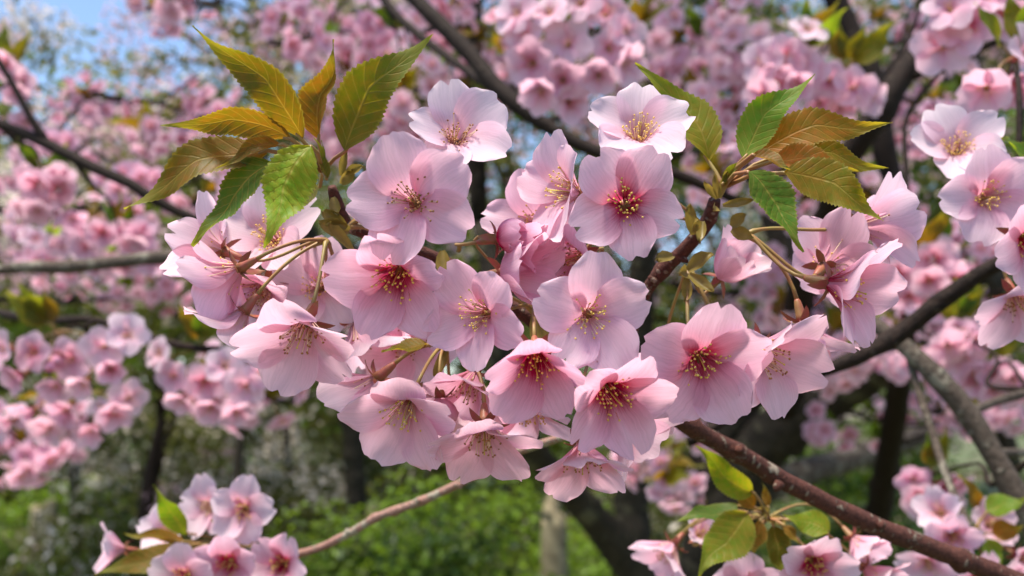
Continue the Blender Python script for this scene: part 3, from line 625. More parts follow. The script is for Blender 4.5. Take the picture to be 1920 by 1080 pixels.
# ------------------------------------------------------------------ foreground flowers
LOC = P(640, 400, .31); MOC = P(1010, 600, .335); ROC = P(1335, 400, .315)
cl_left = thing('blossom_cluster', 'cluster of open pink cherry flowers hanging under a fan of long bronze and green leaves', 'blossom', LOC)
cl_mid = thing('blossom_cluster', 'dense cluster of nodding deep pink cherry flowers with one closed bud, between two leaf fans', 'blossom', MOC)
cl_right = thing('blossom_cluster', 'cluster of pink cherry flowers on long stalks beside short bronze scales and dark green leaf', 'blossom', ROC)
NODE = {'a': (cl_left, P(612, 452, .306)), 'b': (cl_left, P(655, 425, .312)), 'c': (cl_left, P(838, 650, .322)),
        'm': (cl_mid, P(1004, 592, .335)), 'k': (cl_mid, P(1150, 690, .345)), 'r': (cl_right, P(1398, 440, .31)), 's': (cl_right, P(1290, 505, .312)), 't': (cl_right, P(1318, 430, .316))}
FL = [
 # px, py, depth, facing(right,up,viewer), first petal angle in the picture, open, size, red, pale, node
 (778, 380, .272, (-.05, .02, 1), 113, 80, .95, .35, .50, 'b', {}),
 (852, 266, .296, (.22, .42, .9), 106, 72, .88, .30, 1.0, 'b', {}),
 (748, 508, .283, (-.12, -.45, .88), 95, 66, 1.03, .95, .25, 'b', {}),
 (912, 588, .277, (-.42, -.05, .9), 125, 70, .88, .45, .40, 'm', {}),
 (1102, 588, .272, (.08, -.06, 1), 86, 78, .90, .35, .70, 'm', {}),
 (1172, 384, .273, (-.05, .02, 1), 56, 76, .86, .95, .45, 't', {}),
 (1198, 262, .294, (-.05, .50, .86), 92, 72, .88, .40, .95, 't', {}),
 (1078, 362, .299, (-.86, .10, .5), 100, 66, .98, .35, .75, 'm', {}),
 (1090, 478, .308, (-.7, -.25, .6), 140, 64, .9, .6, .3, 'm', {}),
 (1003, 664, .268, (.0, -.58, .78), 95, 54, .93, 1.0, .10, 'm', {}),
 (1136, 722, .266, (.25, -.50, .82), 80, 62, .96, 1.0, .30, 'k', {}),
 (1310, 668, .277, (.0, -.30, .95), 84, 74, .97, .90, .35, 's', {}),
 (1420, 654, .287, (.52, -.36, .75), 60, 62, 1.03, .45, .50, 's', {}),
 (1558, 532, .29, (.72, -.22, .62), 75, 58, 1.04, .70, .40, 'r', {}),
 (1612, 425, .316, (.95, .10, -.12), 110, 66, 1.0, .4, .55, 'r', {}),
 (1545, 500, .312, (.55, .35, -.62), 60, 68, .95, .4, .5, 'r', {}),
 (1505, 606, .308, (.15, -.88, .2), 90, 62, .98, .4, .45, 'r', {}),
 (1350, 520, .322, (.3, .45, .4), 95, 22, .80, .3, .7, 's', dict(phi0=45, cup=1.2)),
 (1092, 834, .272, (.0, -.84, .54), 92, 58, .82, .6, .40, 'k', {}),
 (1172, 790, .302, (.62, -.66, .25), 90, 58, .95, .5, .5, 'k', {}),
 (908, 798, .28, (.02, -.76, .62), 95, 64, .92, .35, .45, 'c', {}),
 (768, 752, .282, (-.20, -.55, .8), 88, 64, .97, .4, .45, 'c', {}),
 (574, 606, .28, (-.06, -.66, .74), 92, 64, 1.0, .3, .50, 'a', {}),
 (455, 588, .294, (-.55, -.78, .15), 60, 66, .90, .3, .60, 'a', {}),
 (448, 505, .292, (-.80, -.42, -.25), 75, 62, .88, .45, .35, 'a', {}),
 (418, 470, .308, (-.85, .32, -.2), 110, 62, .90, .35, .95, 'a', {}),
 (520, 455, .328, (-.25, .35, .85), 100, 74, 1.0, .3, .95, 'a', {}),
 (600, 540, .332, (.1, .1, .95), 80, 76, .9, .4, .95, 'a', {}),
 (668, 608, .326, (.35, -.85, .1), 95, 64, 1.0, .35, .8, 'a', {}),
 (500, 535, .322, (-.3, -.55, .7), 95, 70, 1.0, .6, .5, 'a', {}),
 (705, 712, .305, (-.72, -.62, -.05), 70, 64, 1.0, .35, .6, 'c', {}),
 (890, 702, .300, (-.30, -.78, .5), 85, 62, .92, .6, .40, 'c', {}),
 (850, 762, .322, (.15, -.85, .3), 85, 64, 1.0, .3, .85, 'c', {}),
 (760, 640, .336, (.2, -.2, .9), 85, 76, .95, .3, .8, 'c', {}),
 (990, 745, .318, (-.1, -.8, .4), 60, 66, 1.0, .5, .4, 'm', {}),
 (1238, 690, .322, (-.2, -.5, .8), 60, 70, .9, .5, .5, 's', {}),
 (950, 452, .302, (.70, -.15, .25), 90, 30, .72, .4, .1, 'm', dict(phi0=48, cup=1.3)),
 (944, 512, .300, (.62, .05, .5), 100, 26, .95, .4, .35, 'm', dict(phi0=50, cup=1.1)),
 (1015, 425, .318, (-.35, .15, .8), 100, 66, .95, .4, .45, 'm', {}),
]
for i, (px, py, d, nn, ang, op, s, red, pale, nd, kw) in enumerate(FL):
    root, node = NODE[nd]; a = math.radians(ang)
    flower(root, P(px, py, d), CV(*nn), CV(math.cos(a), math.sin(a), 0), node, op, s, red, pale, 0, random.Random(100 + i), **kw)
def bud(root, p, n, node, s=1.0, red=.5, pale=0.0, seed=1):
    """closed bud: overlapping petals wrapped into an egg"""
    rng = random.Random(seed); q = frame_quat(n, Vector((1, .2, .1))); fo = link('bud', rng.choice(CAL), root, p - root.location, q, s)
    for k in range(5):
        V, F, U = petal_mesh(rng, -38, 8, 9, phi0=62, cup=1.6, ruffle=.3, vs=1.0, wid=1.15, L=PL * .62)
        link('petal', mesh('petal', V, F, [M_PETAL], U), fo, (0, 0, 0), (0, 0, math.radians(72 * k)), None, (red, pale, rng.random(), 1))
    Mw = Matrix.Translation(p) @ q.to_matrix().to_4x4() @ Matrix.Scale(s, 4)
    link('stalk', stalk_into(Mw, Mw @ Vector((0, 0, -.0088)), -n, node), fo)
bud(cl_mid, P(934, 447, .292), CV(.9, .15, .3), P(860, 470, .325), .85, 1.0, 0, 4)
bud(cl_left, P(826, 748, .298), CV(.05, -1, .1), NODE['c'][1], .8, .4, .2, 5)

# ------------------------------------------------------------------ foreground leaves
BZ = (.19, .10, .013); OL = (.165, .13, .012); GR = (.15, .21, .02); DG = (.075, .125, .014); OG = (.235, .105, .014)
def lf(root, b, t, hw, side, col, node, d0=.285, d1=.28, **kw):
    B = P(b[0], b[1], d0); T = P(t[0], t[1], d1)
    return leaf(root, B, T, .90 * hw * d0 / FPX, CV(*side), col, P(node[0], node[1], node[2]), **kw)
nl = (606, 322, .302)
lf(cl_left, (566, 262), (362, 47), 42, (-.5, .15, .8), (.165, .105, .012), nl, .29, .275, bend=-.26, fold=.35, curl=.06)
lf(cl_left, (597, 262), (626, 74), 36, (-.35, .2, .85), OG, nl, .297, .29, bend=.16, hook=.10, fold=.7, curl=-.05)
lf(cl_left, (648, 283), (809, 62), 57, (-.15, .1, .95), OL, nl, .295, .285, bend=.24, fold=.15, curl=.05, wave=.5)
lf(cl_left, (545, 260), (300, 236), 31, (-.1, -.45, .85), BZ, nl, .288, .285, bend=-.24, fold=.3, curl=.02)
lf(cl_left, (500, 282), (231, 390), 46, (-.2, .3, .9), BZ, nl, .285, .276, bend=-.22, fold=.22, curl=.03)
lf(cl_left, (528, 270), (405, 318), 17, (-.1, .3, .9), OG, nl, .283, .278, bend=-.16, fold=.6, curl=.10)
lf(cl_left, (510, 305), (362, 463), 48, (-.55, .1, .8), DG, nl, .283, .276, bend=-.12, fold=.25, curl=.04)
lf(cl_left, (583, 275), (496, 466), 55, (.05, .45, .9), (.24, .30, .018), nl, .272, .262, bend=-.12, fold=-.12, curl=.12, pleat=2.4)
lf(cl_left, (600, 350), (530, 385), 26, (.2, .5, .7), (.13, .12, .03), nl, .310, .312, bend=.1)
lf(cl_left, (612, 335), (588, 258), 11, (.7, .1, .6), (.13, .12, .02), nl, .296, .292, fold=.9)
lf(cl_left, (614, 330), (603, 262), 9, (-.7, .1, .6), (.12, .09, .02), nl, .298, .296, fold=.9)
lf(cl_left, (800, 648), (715, 660), 26, (-.2, .9, .5), (.22, .14, .014), (838, 650, .322), .305, .296, bend=-.1, fold=.3)
nr = (1356, 352, .306)
lf(cl_right, (1328, 302), (1190, 120), 44, (.2, .1, .95), (.23, .19, .014), nr, .310, .316, bend=-.26, fold=.2, curl=.04)
lf(cl_right, (1394, 298), (1527, 137), 42, (-.45, .3, .8), GR, nr, .293, .285, bend=.22, fold=.2, curl=.04)
lf(cl_right, (1425, 284), (1672, 231), 42, (.0, .25, .95), (.32, .13, .012), nr, .296, .290, bend=.20, fold=.2, curl=.05)
lf(cl_right, (1450, 302), (1610, 322), 33, (.1, .45, .85), (.36, .13, .012), nr, .289, .285, bend=.16, fold=.3, curl=.06)
lf(cl_right, (1475, 285), (1665, 316), 30, (.1, .2, .9), (.23, .14, .014), nr, .300, .298, bend=.10, fold=.3, curl=.04)
lf(cl_right, (1470, 324), (1658, 413), 45, (-.1, .1, .95), (.23, .155, .013), nr, .284, .276, bend=.22, fold=.12, curl=.05)
lf(cl_right, (1402, 322), (1508, 472), 46, (.35, .15, .9), (.10, .16, .016), nr, .278, .270, bend=.12, fold=.25, curl=.05, pleat=1.9)
lf(cl_right, (1412, 290), (1482, 318), 20, (.1, .6, .7), OG, nr, .286, .280, bend=.2, fold=.5)
lf(cl_right, (1355, 345), (1395, 290), 10, (-.6, .1, .7), (.12, .13, .02), nr, .300, .296, fold=.9)
for (x, y, d, ax, l, w_) in [(640, 345, .305, (.5, .5, .3), 42, 11), (648, 325, .303, (.9, .25, .3), 40, 10), (640, 330, .305, (.2, .9, .2), 50, 8),
        (655, 432, .304, (-.8, .25, .4), 60, 18), (650, 428, .302, (-.9, .6, .1), 55, 14), (660, 470, .298, (-.5, .55, .3), 70, 12), (625, 370, .303, (.3, -.8, .3), 40, 11),
        (838, 650, .320, (-.2, -.9, .4), 70, 12), (830, 470, .31, (.1, -.9, .3), 55, 14), (1005, 560, .325, (.1, .9, .3), 90, 17), (1003, 590, .325, (.2, -.9, .3), 80, 18)]:
    rt = cl_mid if x > 900 else cl_left
    bud_scale(rt, P(x, y, d), CV(*ax), l * d / FPX, w_ * d / FPX, CV(R.uniform(-.5, .5), R.uniform(-.3, .5), .8))
for (x, y, d, ax, l, w_) in [(1345, 372, .306, (-.65, .75, .3), 55, 10), (1347, 372, .304, (-.2, 1, .3), 62, 9), (1350, 372, .302, (.25, 1, .3), 66, 10), (1340, 385, .303, (-.3, -.5, .8), 30, 12),
        (1355, 385, .30, (.9, .15, .3), 70, 11), (1300, 440, .306, (-.2, 1, .3), 75, 15), (1298, 436, .304, (.1, .8, .5), 40, 14), (1372, 425, .303, (.5, .55, .5), 46, 16),
        (1372, 430, .305, (.7, -.35, .5), 55, 17), (1290, 508, .306, (.7, .5, .3), 70, 20), (1288, 510, .308, (-.55, -.1, .6), 42, 18), (1292, 515, .304, (.75, -.6, .4), 72, 15), (1286, 520, .306, (-.1, -1, .3), 60, 14),
        (1318, 415, .308, (-.2, -.9, .4), 60, 13), (1262, 480, .315, (-.7, -.2, .5), 60, 16)]:
    bud_scale(cl_right, P(x, y, d), CV(*ax), .8 * l * d / FPX, .78 * w_ * d / FPX, CV(R.uniform(-.5, .5), R.uniform(-.3, .5), .8))

# ------------------------------------------------------------------ branches at middle distance
BPTS = []
def mid_branch(label, parts, m, sides=10):
    a = parts[0][0]; root = thing('cherry_branch', label, 'branch', P(*a[:3]))
    for i, pts in enumerate(parts):
        dm = pts[0][2]
        branch(root, pts, sides, m, lump=.22, freq=26 / max(dm, .4), step=.02 * dm, knots=.3, name='stem' if i == 0 else 'side_twig', seed=i + 20)
        for k in range(len(pts) - 1):
            A, B = P(*pts[k][:3]), P(*pts[k + 1][:3])
            for q in range(8): BPTS.append(A.lerp(B, q / 8))
mid_branch('dark slender cherry branch running diagonally above the pale upward facing flower', [[(690, -90, 1.15, 28), (790, 10, 1.1, 30), (880, 100, 1.06, 32), (960, 190, 1.02, 33), (1040, 245, 1.0, 30), (1120, 285, .98, 26), (1250, 320, .95, 22), (1390, 380, .95, 18)],
    [(680, -60, 1.3, 16), (745, 30, 1.25, 17), (830, 100, 1.18, 17), (900, 150, 1.1, 18), (948, 190, 1.03, 20)], [(1000, 225, 1.01, 12), (1100, 215, 1.0, 10), (1180, 165, .98, 8), (1150, 60, .95, 7), (1110, -30, .95, 6)]], M_BRD)
mid_branch('thick dark cherry limb leaning behind the bronze leaf tips', [[(1880, -150, 1.0, 50), (1790, 0, 1.0, 50), (1720, 105, 1.0, 50), (1650, 205, 1.0, 52), (1595, 290, 1.02, 50), (1560, 380, 1.1, 48), (1500, 560, 1.5, 54), (1470, 760, 2.1, 60)],
    [(1690, 150, 1.0, 22), (1770, 122, .97, 18), (1850, 85, .94, 16), (1960, 40, .9, 12)]], M_BRD)
mid_branch('upright dark cherry limb passing behind the thick leaning limb', [[(1535, -80, 1.3, 36), (1575, 20, 1.3, 40), (1625, 120, 1.28, 42), (1650, 220, 1.27, 40), (1668, 320, 1.27, 36), (1695, 430, 1.3, 36), (1690, 700, 1.7, 40), (1640, 1000, 2.4, 50)],
    [(1640, 160, 1.28, 14), (1700, 80, 1.3, 10), (1740, -40, 1.3, 8)]], M_BRD)
mid_branch('brown cherry branch rising behind the right hand flowers to a fork', [[(1290, 830, .56, 18), (1390, 770, .56, 24), (1500, 712, .56, 27), (1600, 672, .56, 29), (1690, 622, .56, 31), (1760, 570, .55, 31), (1830, 518, .54, 30), (1900, 480, .53, 26), (1990, 430, .5, 20)],
    [(1900, 480, .53, 16), (1935, 420, .46, 14), (1960, 380, .40, 12)]], M_BRD)
mid_branch('pale grey lichened branch sloping down past the fork', [[(1560, 560, .72, 20), (1650, 615, .70, 30), (1720, 670, .68, 36), (1790, 745, .67, 40), (1850, 830, .66, 42), (1905, 925, .65, 42), (1990, 1090, .64, 42)],
    [(1700, 650, .69, 14), (1718, 720, .68, 14), (1745, 800, .66, 15), (1770, 880, .64, 15), (1800, 950, .61, 14), (1830, 1010, .6, 12)], [(1822, 772, .67, 16), (1870, 752, .69, 16), (1960, 728, .7, 16)], [(1870, 848, .66, 16), (1960, 850, .7, 16)]], M_BRG)
mid_branch('thin dark branch with a forked twig beside the bronze leaf tips', [[(-60, 205, 1.0, 18), (20, 240, .99, 20), (90, 270, .98, 22), (170, 312, .97, 23), (245, 345, .96, 22), (330, 395, .96, 20), (460, 440, .97, 18), (700, 470, 1.0, 16)], [(-20, 85, .98, 12), (25, 160, .98, 13), (60, 225, .98, 14), (90, 268, .98, 15)]], M_BRD)
mid_branch('grey horizontal branch ending behind the white tipped petals', [[(-80, 520, .95, 20), (30, 502, .94, 22), (130, 500, .93, 24), (230, 490, .92, 24), (350, 480, .91, 24), (520, 500, .9, 22), (700, 560, .95, 18)]], M_BRG)
mid_branch('thin shaded branch crossing above the hanging blossom bunches', [[(-90, 560, 1.05, 14), (60, 600, .95, 15), (180, 600, .90, 15), (300, 640, .88, 15), (420, 655, .88, 14), (560, 640, .95, 12)]], M_BRD)
# ------------------------------------------------------------------ nearer side clusters, flower by flower
def cluster(label, node, fl, lv, lod=0, seed=1):
    root = thing('blossom_cluster', label, 'blossom', node); rng = random.Random(seed)
    for (px, py, d, nn, ang, op, s, red, pale) in fl:
        a = math.radians(ang); flower(root, P(px, py, d), CV(*nn), CV(math.cos(a), math.sin(a), 0), node, op, s, red, pale, lod, rng)
    for (b, t, hw, side, col, d0, d1, kw) in lv:
        leaf(root, P(b[0], b[1], d0), P(t[0], t[1], d1), hw * d0 / FPX, CV(*side), col, node, rng=rng, **kw)
    for k in range(4):
        bud_scale(root, node, CV(rng.uniform(-1, 1), rng.uniform(-.6, 1), .5), .009, .003, CV(.3, .5, .8))
    return root
cluster('pale pink blossom cluster with a single green leaf ending the forked brown branch', P(1952, 385, .402),
    [(1792, 286, .385, (-.30, .35, .85), 35, 72, .98, .35, 1.0), (1842, 372, .358, (-.08, .03, 1), 108, 80, .98, .60, .75), (1915, 442, .342, (.15, -.35, .9), 60, 70, 1.0, 1.0, .4),
     (1900, 552, .362, (-.08, -.72, .68), 95, 66, 1.0, .4, .5), (1945, 500, .372, (.3, -.3, .8), 95, 70, 1.0, .5, .6)],
    [((1962, 300), (1866, 262), 26, (.1, .4, .9), GR, .39, .37, dict(bend=.08))], seed=61)
cluster('blossom cluster with bronze leaves at the tip of the tan twig', P(432, 1030, .525),
    [(460, 953, .49, (.03, .08, 1), 82, 84, .90, .65, .9), (402, 948, .515, (-.50, .10, .85), 110, 74, .9, .6, .9), (433, 1050, .478, (.02, -.05, 1), 88, 74, .90, 1.0, .35),
     (536, 1055, .485, (-.25, .15, .95), 60, 60, .92, 1.0, .35), (352, 1078, .475, (-.1, .0, 1), 95, 80, .95, .8, .6), (232, 1030, .51, (-.85, .15, .4), 100, 56, .85, .4, .8), (318, 1002, .54, (-.1, .55, .8), 100, 64, .85, .3, 1.0)],
    [((352, 1000), (286, 910), 24, (-.3, .2, .9), GR, .50, .49, dict(bend=.08, fold=.3)), ((345, 1016), (232, 998), 15, (.0, .8, .5), OG, .50, .49, dict(bend=-.05, fold=.5)), ((345, 1024), (178, 1078), 26, (-.2, .5, .8), BZ, .49, .475, dict(bend=.12)),
     ((352, 1034), (275, 1088), 22, (-.3, .2, .9), GR, .485, .47, dict(bend=.08)), ((415, 1000), (395, 975), 10, (.2, .4, .8), OG, .5, .49, {}), ((470, 1020), (486, 975), 12, (.3, .2, .9), OG, .51, .50, {}), ((480, 1050), (505, 1090), 14, (.3, .2, .9), OG, .50, .49, {})], seed=62)
cluster('blossom cluster with yellow green leaves hanging under the reddish brown branch', P(1440, 972, .418),
    [(1520, 1050, .40, (-.12, -.20, .96), 75, 68, .90, 1.0, .55), (1600, 1010, .44, (.35, -.5, .6), 60, 60, .9, .4, .7), (1625, 1066, .44, (.4, -.4, .5), 70, 62, .9, .5, .55), (1262, 1022, .45, (-.6, -.55, .35), 80, 58, .95, .4, .7),
     (1310, 1005, .47, (.1, .5, .6), 95, 40, .7, .3, 1.0), (1390, 1090, .41, (.0, -.15, 1), 92, 76, .95, .5, .5), (1252, 1078, .46, (-.3, -.8, .3), 90, 60, .95, .4, .5)],
    [((1414, 925), (1300, 832), 25, (-.4, .3, .85), (.23, .24, .018), .405, .395, dict(bend=.14, fold=.3)), ((1382, 948), (1268, 976), 22, (-.2, .75, .6), (.10, .14, .03), .41, .40, dict(bend=.12, fold=.25)),
     ((1556, 998), (1468, 966), 25, (.1, .45, .9), (.22, .24, .018), .405, .41, dict(bend=-.14, fold=.1)), ((1400, 962), (1308, 1085), 40, (-.2, .2, .95), (.20, .18, .016), .40, .385, dict(bend=.04, fold=.2)),
     ((1412, 950), (1372, 900), 17, (.1, .1, .95), OG, .41, .405, {}), ((1425, 975), (1412, 1050), 18, (.3, .1, .9), OG, .405, .40, {}), ((1450, 985), (1470, 1080), 26, (.2, .2, .9), (.13, .10, .012), .415, .41, {}),
     ((1440, 950), (1428, 905), 9, (.3, .1, .9), OG, .42, .42, {}), ((1470, 985), (1500, 1020), 12, (.4, .3, .8), OG, .41, .405, {})], seed=63)
cluster('blossom cluster at the foot of the thin hanging grey twig', P(1826, 1004, .602),
    [(1765, 962, .60, (-.55, .35, .6), 100, 62, .9, .5, .8), (1785, 1000, .59, (-.35, -.2, .85), 80, 70, .9, .7, .6), (1738, 1050, .575, (-.35, -.25, .85), 95, 66, .95, .4, .7), (1850, 985, .62, (.1, .35, .8), 90, 70, .9, .6, .5),
     (1905, 1040, .60, (.4, -.3, .8), 90, 70, .92, .7, .5), (1830, 1068, .575, (.0, -.3, .95), 85, 74, .92, .8, .5), (1880, 1085, .59, (.2, -.2, .95), 100, 74, .9, .6, .6)],
    [((1850, 960), (1925, 935), 24, (.1, .7, .6), GR, .60, .59, dict(bend=.1)), ((1860, 1000), (1920, 985), 20, (.1, .5, .8), OG, .60, .59, {}), ((1845, 960), (1795, 890), 16, (.3, .2, .9), OG, .62, .61, {}), ((1850, 1010), (1880, 1075), 20, (.1, .2, .9), GR, .595, .59, {})], seed=64)

# ------------------------------------------------------------------ clusters at about one metre: every petal still its own piece
LC = [BZ, OL, GR, OL, (.17, .17, .02), DG]
def soft_cluster(label, px, py, d, n, rx, ry, nl, seed, redm=.75, leafdir=(0, 1, .2), buds=0, at=None):
    rng = random.Random(seed); node = P(px, py, d); root = thing('blossom_cluster', label, 'blossom', node); u = d / FPX
    for (fx, fy, nx, ny, red, pale) in (at or []):
        t = rng.uniform(0, 6.28)
        flower(root, P(fx, fy, d - .012 * rng.random() - .01), CV(nx + rng.uniform(-.25, .25), ny + rng.uniform(-.2, .2), .85), CV(math.cos(t), math.sin(t), 0), node, rng.choice((78, 88, 88)) if ny > -.35 else rng.choice((45, 62, 78)), rng.uniform(.84, 1.10), red * .82, pale, 1, rng)
    for k in range(0 if at else n):
        a = 2 * math.pi * (k + rng.random()) / n; r = math.sqrt(rng.random()) if k > n * .35 else rng.uniform(.2, .6)
        ox, oy = math.cos(a) * r * rx * u, math.sin(a) * r * ry * u - ry * u * .45; oz = rng.uniform(.1, 1) * (1.1 - r) * .035 + rng.uniform(-.012, .012)
        th = node + RT * ox + UP * oy + BK * oz
        nn = CV(ox / (rx * u) * .7 + rng.uniform(-.3, .3), -.30 + oy / (ry * u) * .3 + rng.uniform(-.25, .25), .75)
        t = rng.uniform(0, 6.28)
        flower(root, th, nn, CV(math.cos(t), math.sin(t), 0), node, rng.choice((62, 78, 88, 88)), rng.uniform(.92, 1.06), rng.uniform(redm - .45, .95), rng.uniform(.2, .75), 1, rng)
    for k in range(nl):
        dx = leafdir[0] + rng.uniform(-.8, .8); dy = leafdir[1] + rng.uniform(-.4, .3); L = rng.uniform(.032, .055)
        b = node + CV(dx, dy, .3) * .012; t = node + CV(dx, dy, leafdir[2] + rng.uniform(-.2, .4)) * (L + .012)
        leaf(root, b, t, L * rng.uniform(.17, .24), CV(rng.uniform(-.5, .5), rng.uniform(-.2, .5), .8), rng.choice(LC), node, rng=rng, nv=26, nu=6, bend=rng.uniform(-.15, .15))
    for k in range(buds):
        bud(root, node + CV(rng.uniform(-.6, .6), -.9, .8) * rng.uniform(.028, .042), CV(rng.uniform(-.4, .4), -.8, .5), node, .75, .6, 0.0, seed + k)
    # twig that ties the cluster to the closest branch
    tie(root, node, rng); return root
def tie(root, node, rng, maxr=.0028):
    q = min(BPTS, key=lambda b: (b - node).length_squared); L = (q - node).length
    m1 = node.lerp(q, .35) + Vector((rng.uniform(-.12, .12), rng.uniform(-.12, .12), rng.uniform(-.05, .15))) * L; m2 = node.lerp(q, .7) + Vector((rng.uniform(-.1, .1), rng.uniform(-.1, .1), rng.uniform(-.1, .1))) * L
    inv = Matrix.LocRotScale(root.location, root.rotation_euler, root.scale).inverted()
    k = 1 / root.scale.x
    pp, pr = smooth_path([inv @ p for p in (node, m1, m2, q)], [.0016 * k, .0018 * k, .0023 * k, maxr * k], max(.008, L / 14) * k); V, F, U = tube(pp, pr, 6, lump=.2, freq=60)
    link('twig', mesh('twig', V, F, [M_BRD], U), root)
AT = {
 'A': [(1132, 28, .1, .1, .7, .4), (1140, 92, .2, -.1, .6, .5), (1172, 62, .6, .1, .4, .7), (1122, 140, .1, -.5, .7, .4), (1165, 120, .5, -.4, .5, .6), (1090, 10, -.3, .4, .4, .6)],
 'B': [(1066, 84, 0, 0, .35, .6), (1000, 118, -.3, -.2, .8, .35), (1056, 150, .0, -.5, .8, .3), (1066, 190, .1, -.6, .8, .35), (975, 30, -.5, .2, .4, .6), (988, 72, -.5, -.1, .5, .5), (1015, 165, -.4, -.6, .6, .4), (1030, 30, 0, .4, .4, .6)],
 'C': [(1812, 55, -.2, -.1, .95, .3), (1876, 38, .1, .0, .95, .35), (1770, 85, -.6, -.3, .5, .5), (1840, 5, 0, .4, .5, .6), (1915, 20, .5, .1, .6, .5), (1780, 20, -.5, .4, .4, .6)],
 'D': [(1888, 150, .0, -.6, .9, .35), (1850, 165, -.6, -.5, .4, .5), (1912, 105, .4, .3, .4, .8), (1925, 185, .5, -.4, .5, .5)],
 'E': [(1512, 62, .0, .7, .4, 1.0), (1468, 108, -.2, .0, .7, .4), (1455, 152, -.4, -.4, .8, .3), (1492, 158, .1, -.5, .9, .3), (1435, 118, -.7, .1, .4, .6), (1500, 120, .4, .1, .5, .5), (1430, 175, -.6, -.5, .5, .5)],
 'F': [(1555, 150, -.1, -.1, .8, .35), (1596, 166, .2, -.2, .5, .5), (1570, 195, .0, -.6, .7, .4), (1625, 180, .6, -.2, .4, .6), (1535, 190, -.4, -.6, .6, .4), (1520, 140, -.6, .1, .4, .6)],
 'G': [(70, 660, -.1, .0, .95, .4), (138, 672, .0, -.3, .7, .4), (196, 650, .2, .1, .2, .7), (208, 690, .3, -.4, .9, .3), (40, 702, -.4, -.5, .8, .3), (15, 655, -.6, .1, .4, .7), (235, 630, .7, .5, .3, .9), (160, 715, .1, -.6, .4, .7), (105, 720, .0, -.5, .6, .3)],
 'H': [(130, 765, -.1, -.5, .6, .4), (212, 770, .3, -.4, .8, .4), (60, 770, -.5, -.5, .5, .5), (180, 800, .0, -.7, .6, .4), (240, 745, .7, -.1, .3, .8), (20, 790, -.4, -.6, .4, .7), (95, 800, -.2, -.6, .4, .5)],
 'I': [(328, 705, -.3, -.1, .7, .45), (384, 712, .0, -.1, .9, .35), (420, 688, .3, .2, .4, .8), (462, 722, .3, -.2, .5, .5), (345, 745, -.3, -.6, .5, .5), (398, 760, .0, -.7, .7, .4), (442, 768, .3, -.6, .6, .4), (305, 665, -.6, .4, .4, .9), (485, 700, .7, .1, .4, .7)],
}
SC = [
 ('pink blossom cluster facing the viewer just above the pale sharp flower', 1130, 55, .76, 8, 78, 85, 3, 'A'),
 ('dangling pink blossom cluster with bronze leaves beside the diagonal dark branch', 1040, 70, .76, 9, 80, 110, 5, 'B'),
 ('large pink blossom cluster hanging on the slender twig of the thick leaning limb', 1845, 60, .68, 8, 85, 60, 3, 'C'),
 ('drooping blossom cluster below the slender twig of the thick leaning limb', 1895, 110, .60, 5, 62, 62, 3, 'D'),
 ('blossom cluster topped by one white flower beside the upright dark limb', 1500, 105, .84, 7, 78, 78, 4, 'E'),
 ('blossom cluster with olive leaves between the upright limb and the green leaf tip', 1585, 135, .86, 7, 75, 60, 5, 'F'),
 ('hanging blossom bunch with fresh olive leaves and dark pink buds', 105, 622, .86, 9, 105, 80, 6, 'G'),
 ('lower blossom bunch hanging below the one with dark pink buds', 160, 735, .90, 8, 100, 75, 2, 'H'),
 ('blossom bunch with yellow green leaves beside the nodding flower', 380, 655, .88, 8, 95, 85, 5, 'I'),
 ('rosy blossom cluster along the thin forked branch', 25, 130, 1.15, 8, 55, 75, 2, 'J'),
 ('wide rosy blossom cluster under the thin forked branch', 85, 330, 1.10, 12, 90, 65, 4, 'K'),
 ('blossom cluster touching the grey horizontal branch', 225, 435, 1.12, 11, 95, 50, 4, 'L'),
 ('small pink cluster with a green leaf behind the brown fork', 1740, 480, .95, 9, 70, 55, 4, 'M'),
 ('pink cluster between the brown fork and the drooping pale flower', 1780, 620, .92, 10, 85, 55, 4, 'N'),
 ('small shaded cluster hanging from the twig of the sloping grey branch', 1745, 890, .95, 7, 60, 50, 3, 'O'),
 ('pink cluster beside the short stub of the sloping grey branch', 1860, 690, .92, 7, 60, 45, 3, 'Q'),
]
for i, (lb, px, py, d, n, rx, ry, nl, _) in enumerate(SC): soft_cluster(lb, px, py, d, n, rx, ry, nl, 700 + i, buds=4 if _ == 'G' else 1 if _ in 'HB' else 0, at=AT.get(_))

# ------------------------------------------------------------------ distant clusters: one mesh per flower, copied
def flower_small(rng, op):
    V, F, U, I = [], [], [], []
    for k in range(5):
        v, f, u = petal_mesh(rng, op + rng.uniform(-8, 8), 4, 4, cup=.3, tip=rng.uniform(0, 20)); b = len(V); c, s = math.cos(math.radians(72 * k)), math.sin(math.radians(72 * k))
        V += [Vector((p.x * c - p.y * s, p.x * s + p.y * c, p.z)) for p in v]; F += [tuple(b + q for q in x) for x in f]; U += u; I += [0] * len(f)
    f0 = len(F); tube([Vector((0, 0, -.03)), Vector((0, 0, -.009)), Vector((0, 0, -.004)), Vector((0, 0, .0005))], [.0008, .0008, .0016, .0024], 5, V, F, U); I += [1] * (len(F) - f0)
    f0 = len(F)
    for k in range(7):
        t = rng.uniform(0, 6.28); blob(V, F, Vector((math.cos(t) * .003, math.sin(t) * .003, rng.uniform(.005, .011))), Vector((0, 0, 1)), .002, .0006); U += [(0, 0)] * 12
    I += [2] * (len(F) - f0)
    return mesh('flower', V, F, [M_PETAL, M_CAL, M_ANTH], U, I)
FS = [flower_small(R, op) for op in (62, 78, 86, 90, 94, 45)]
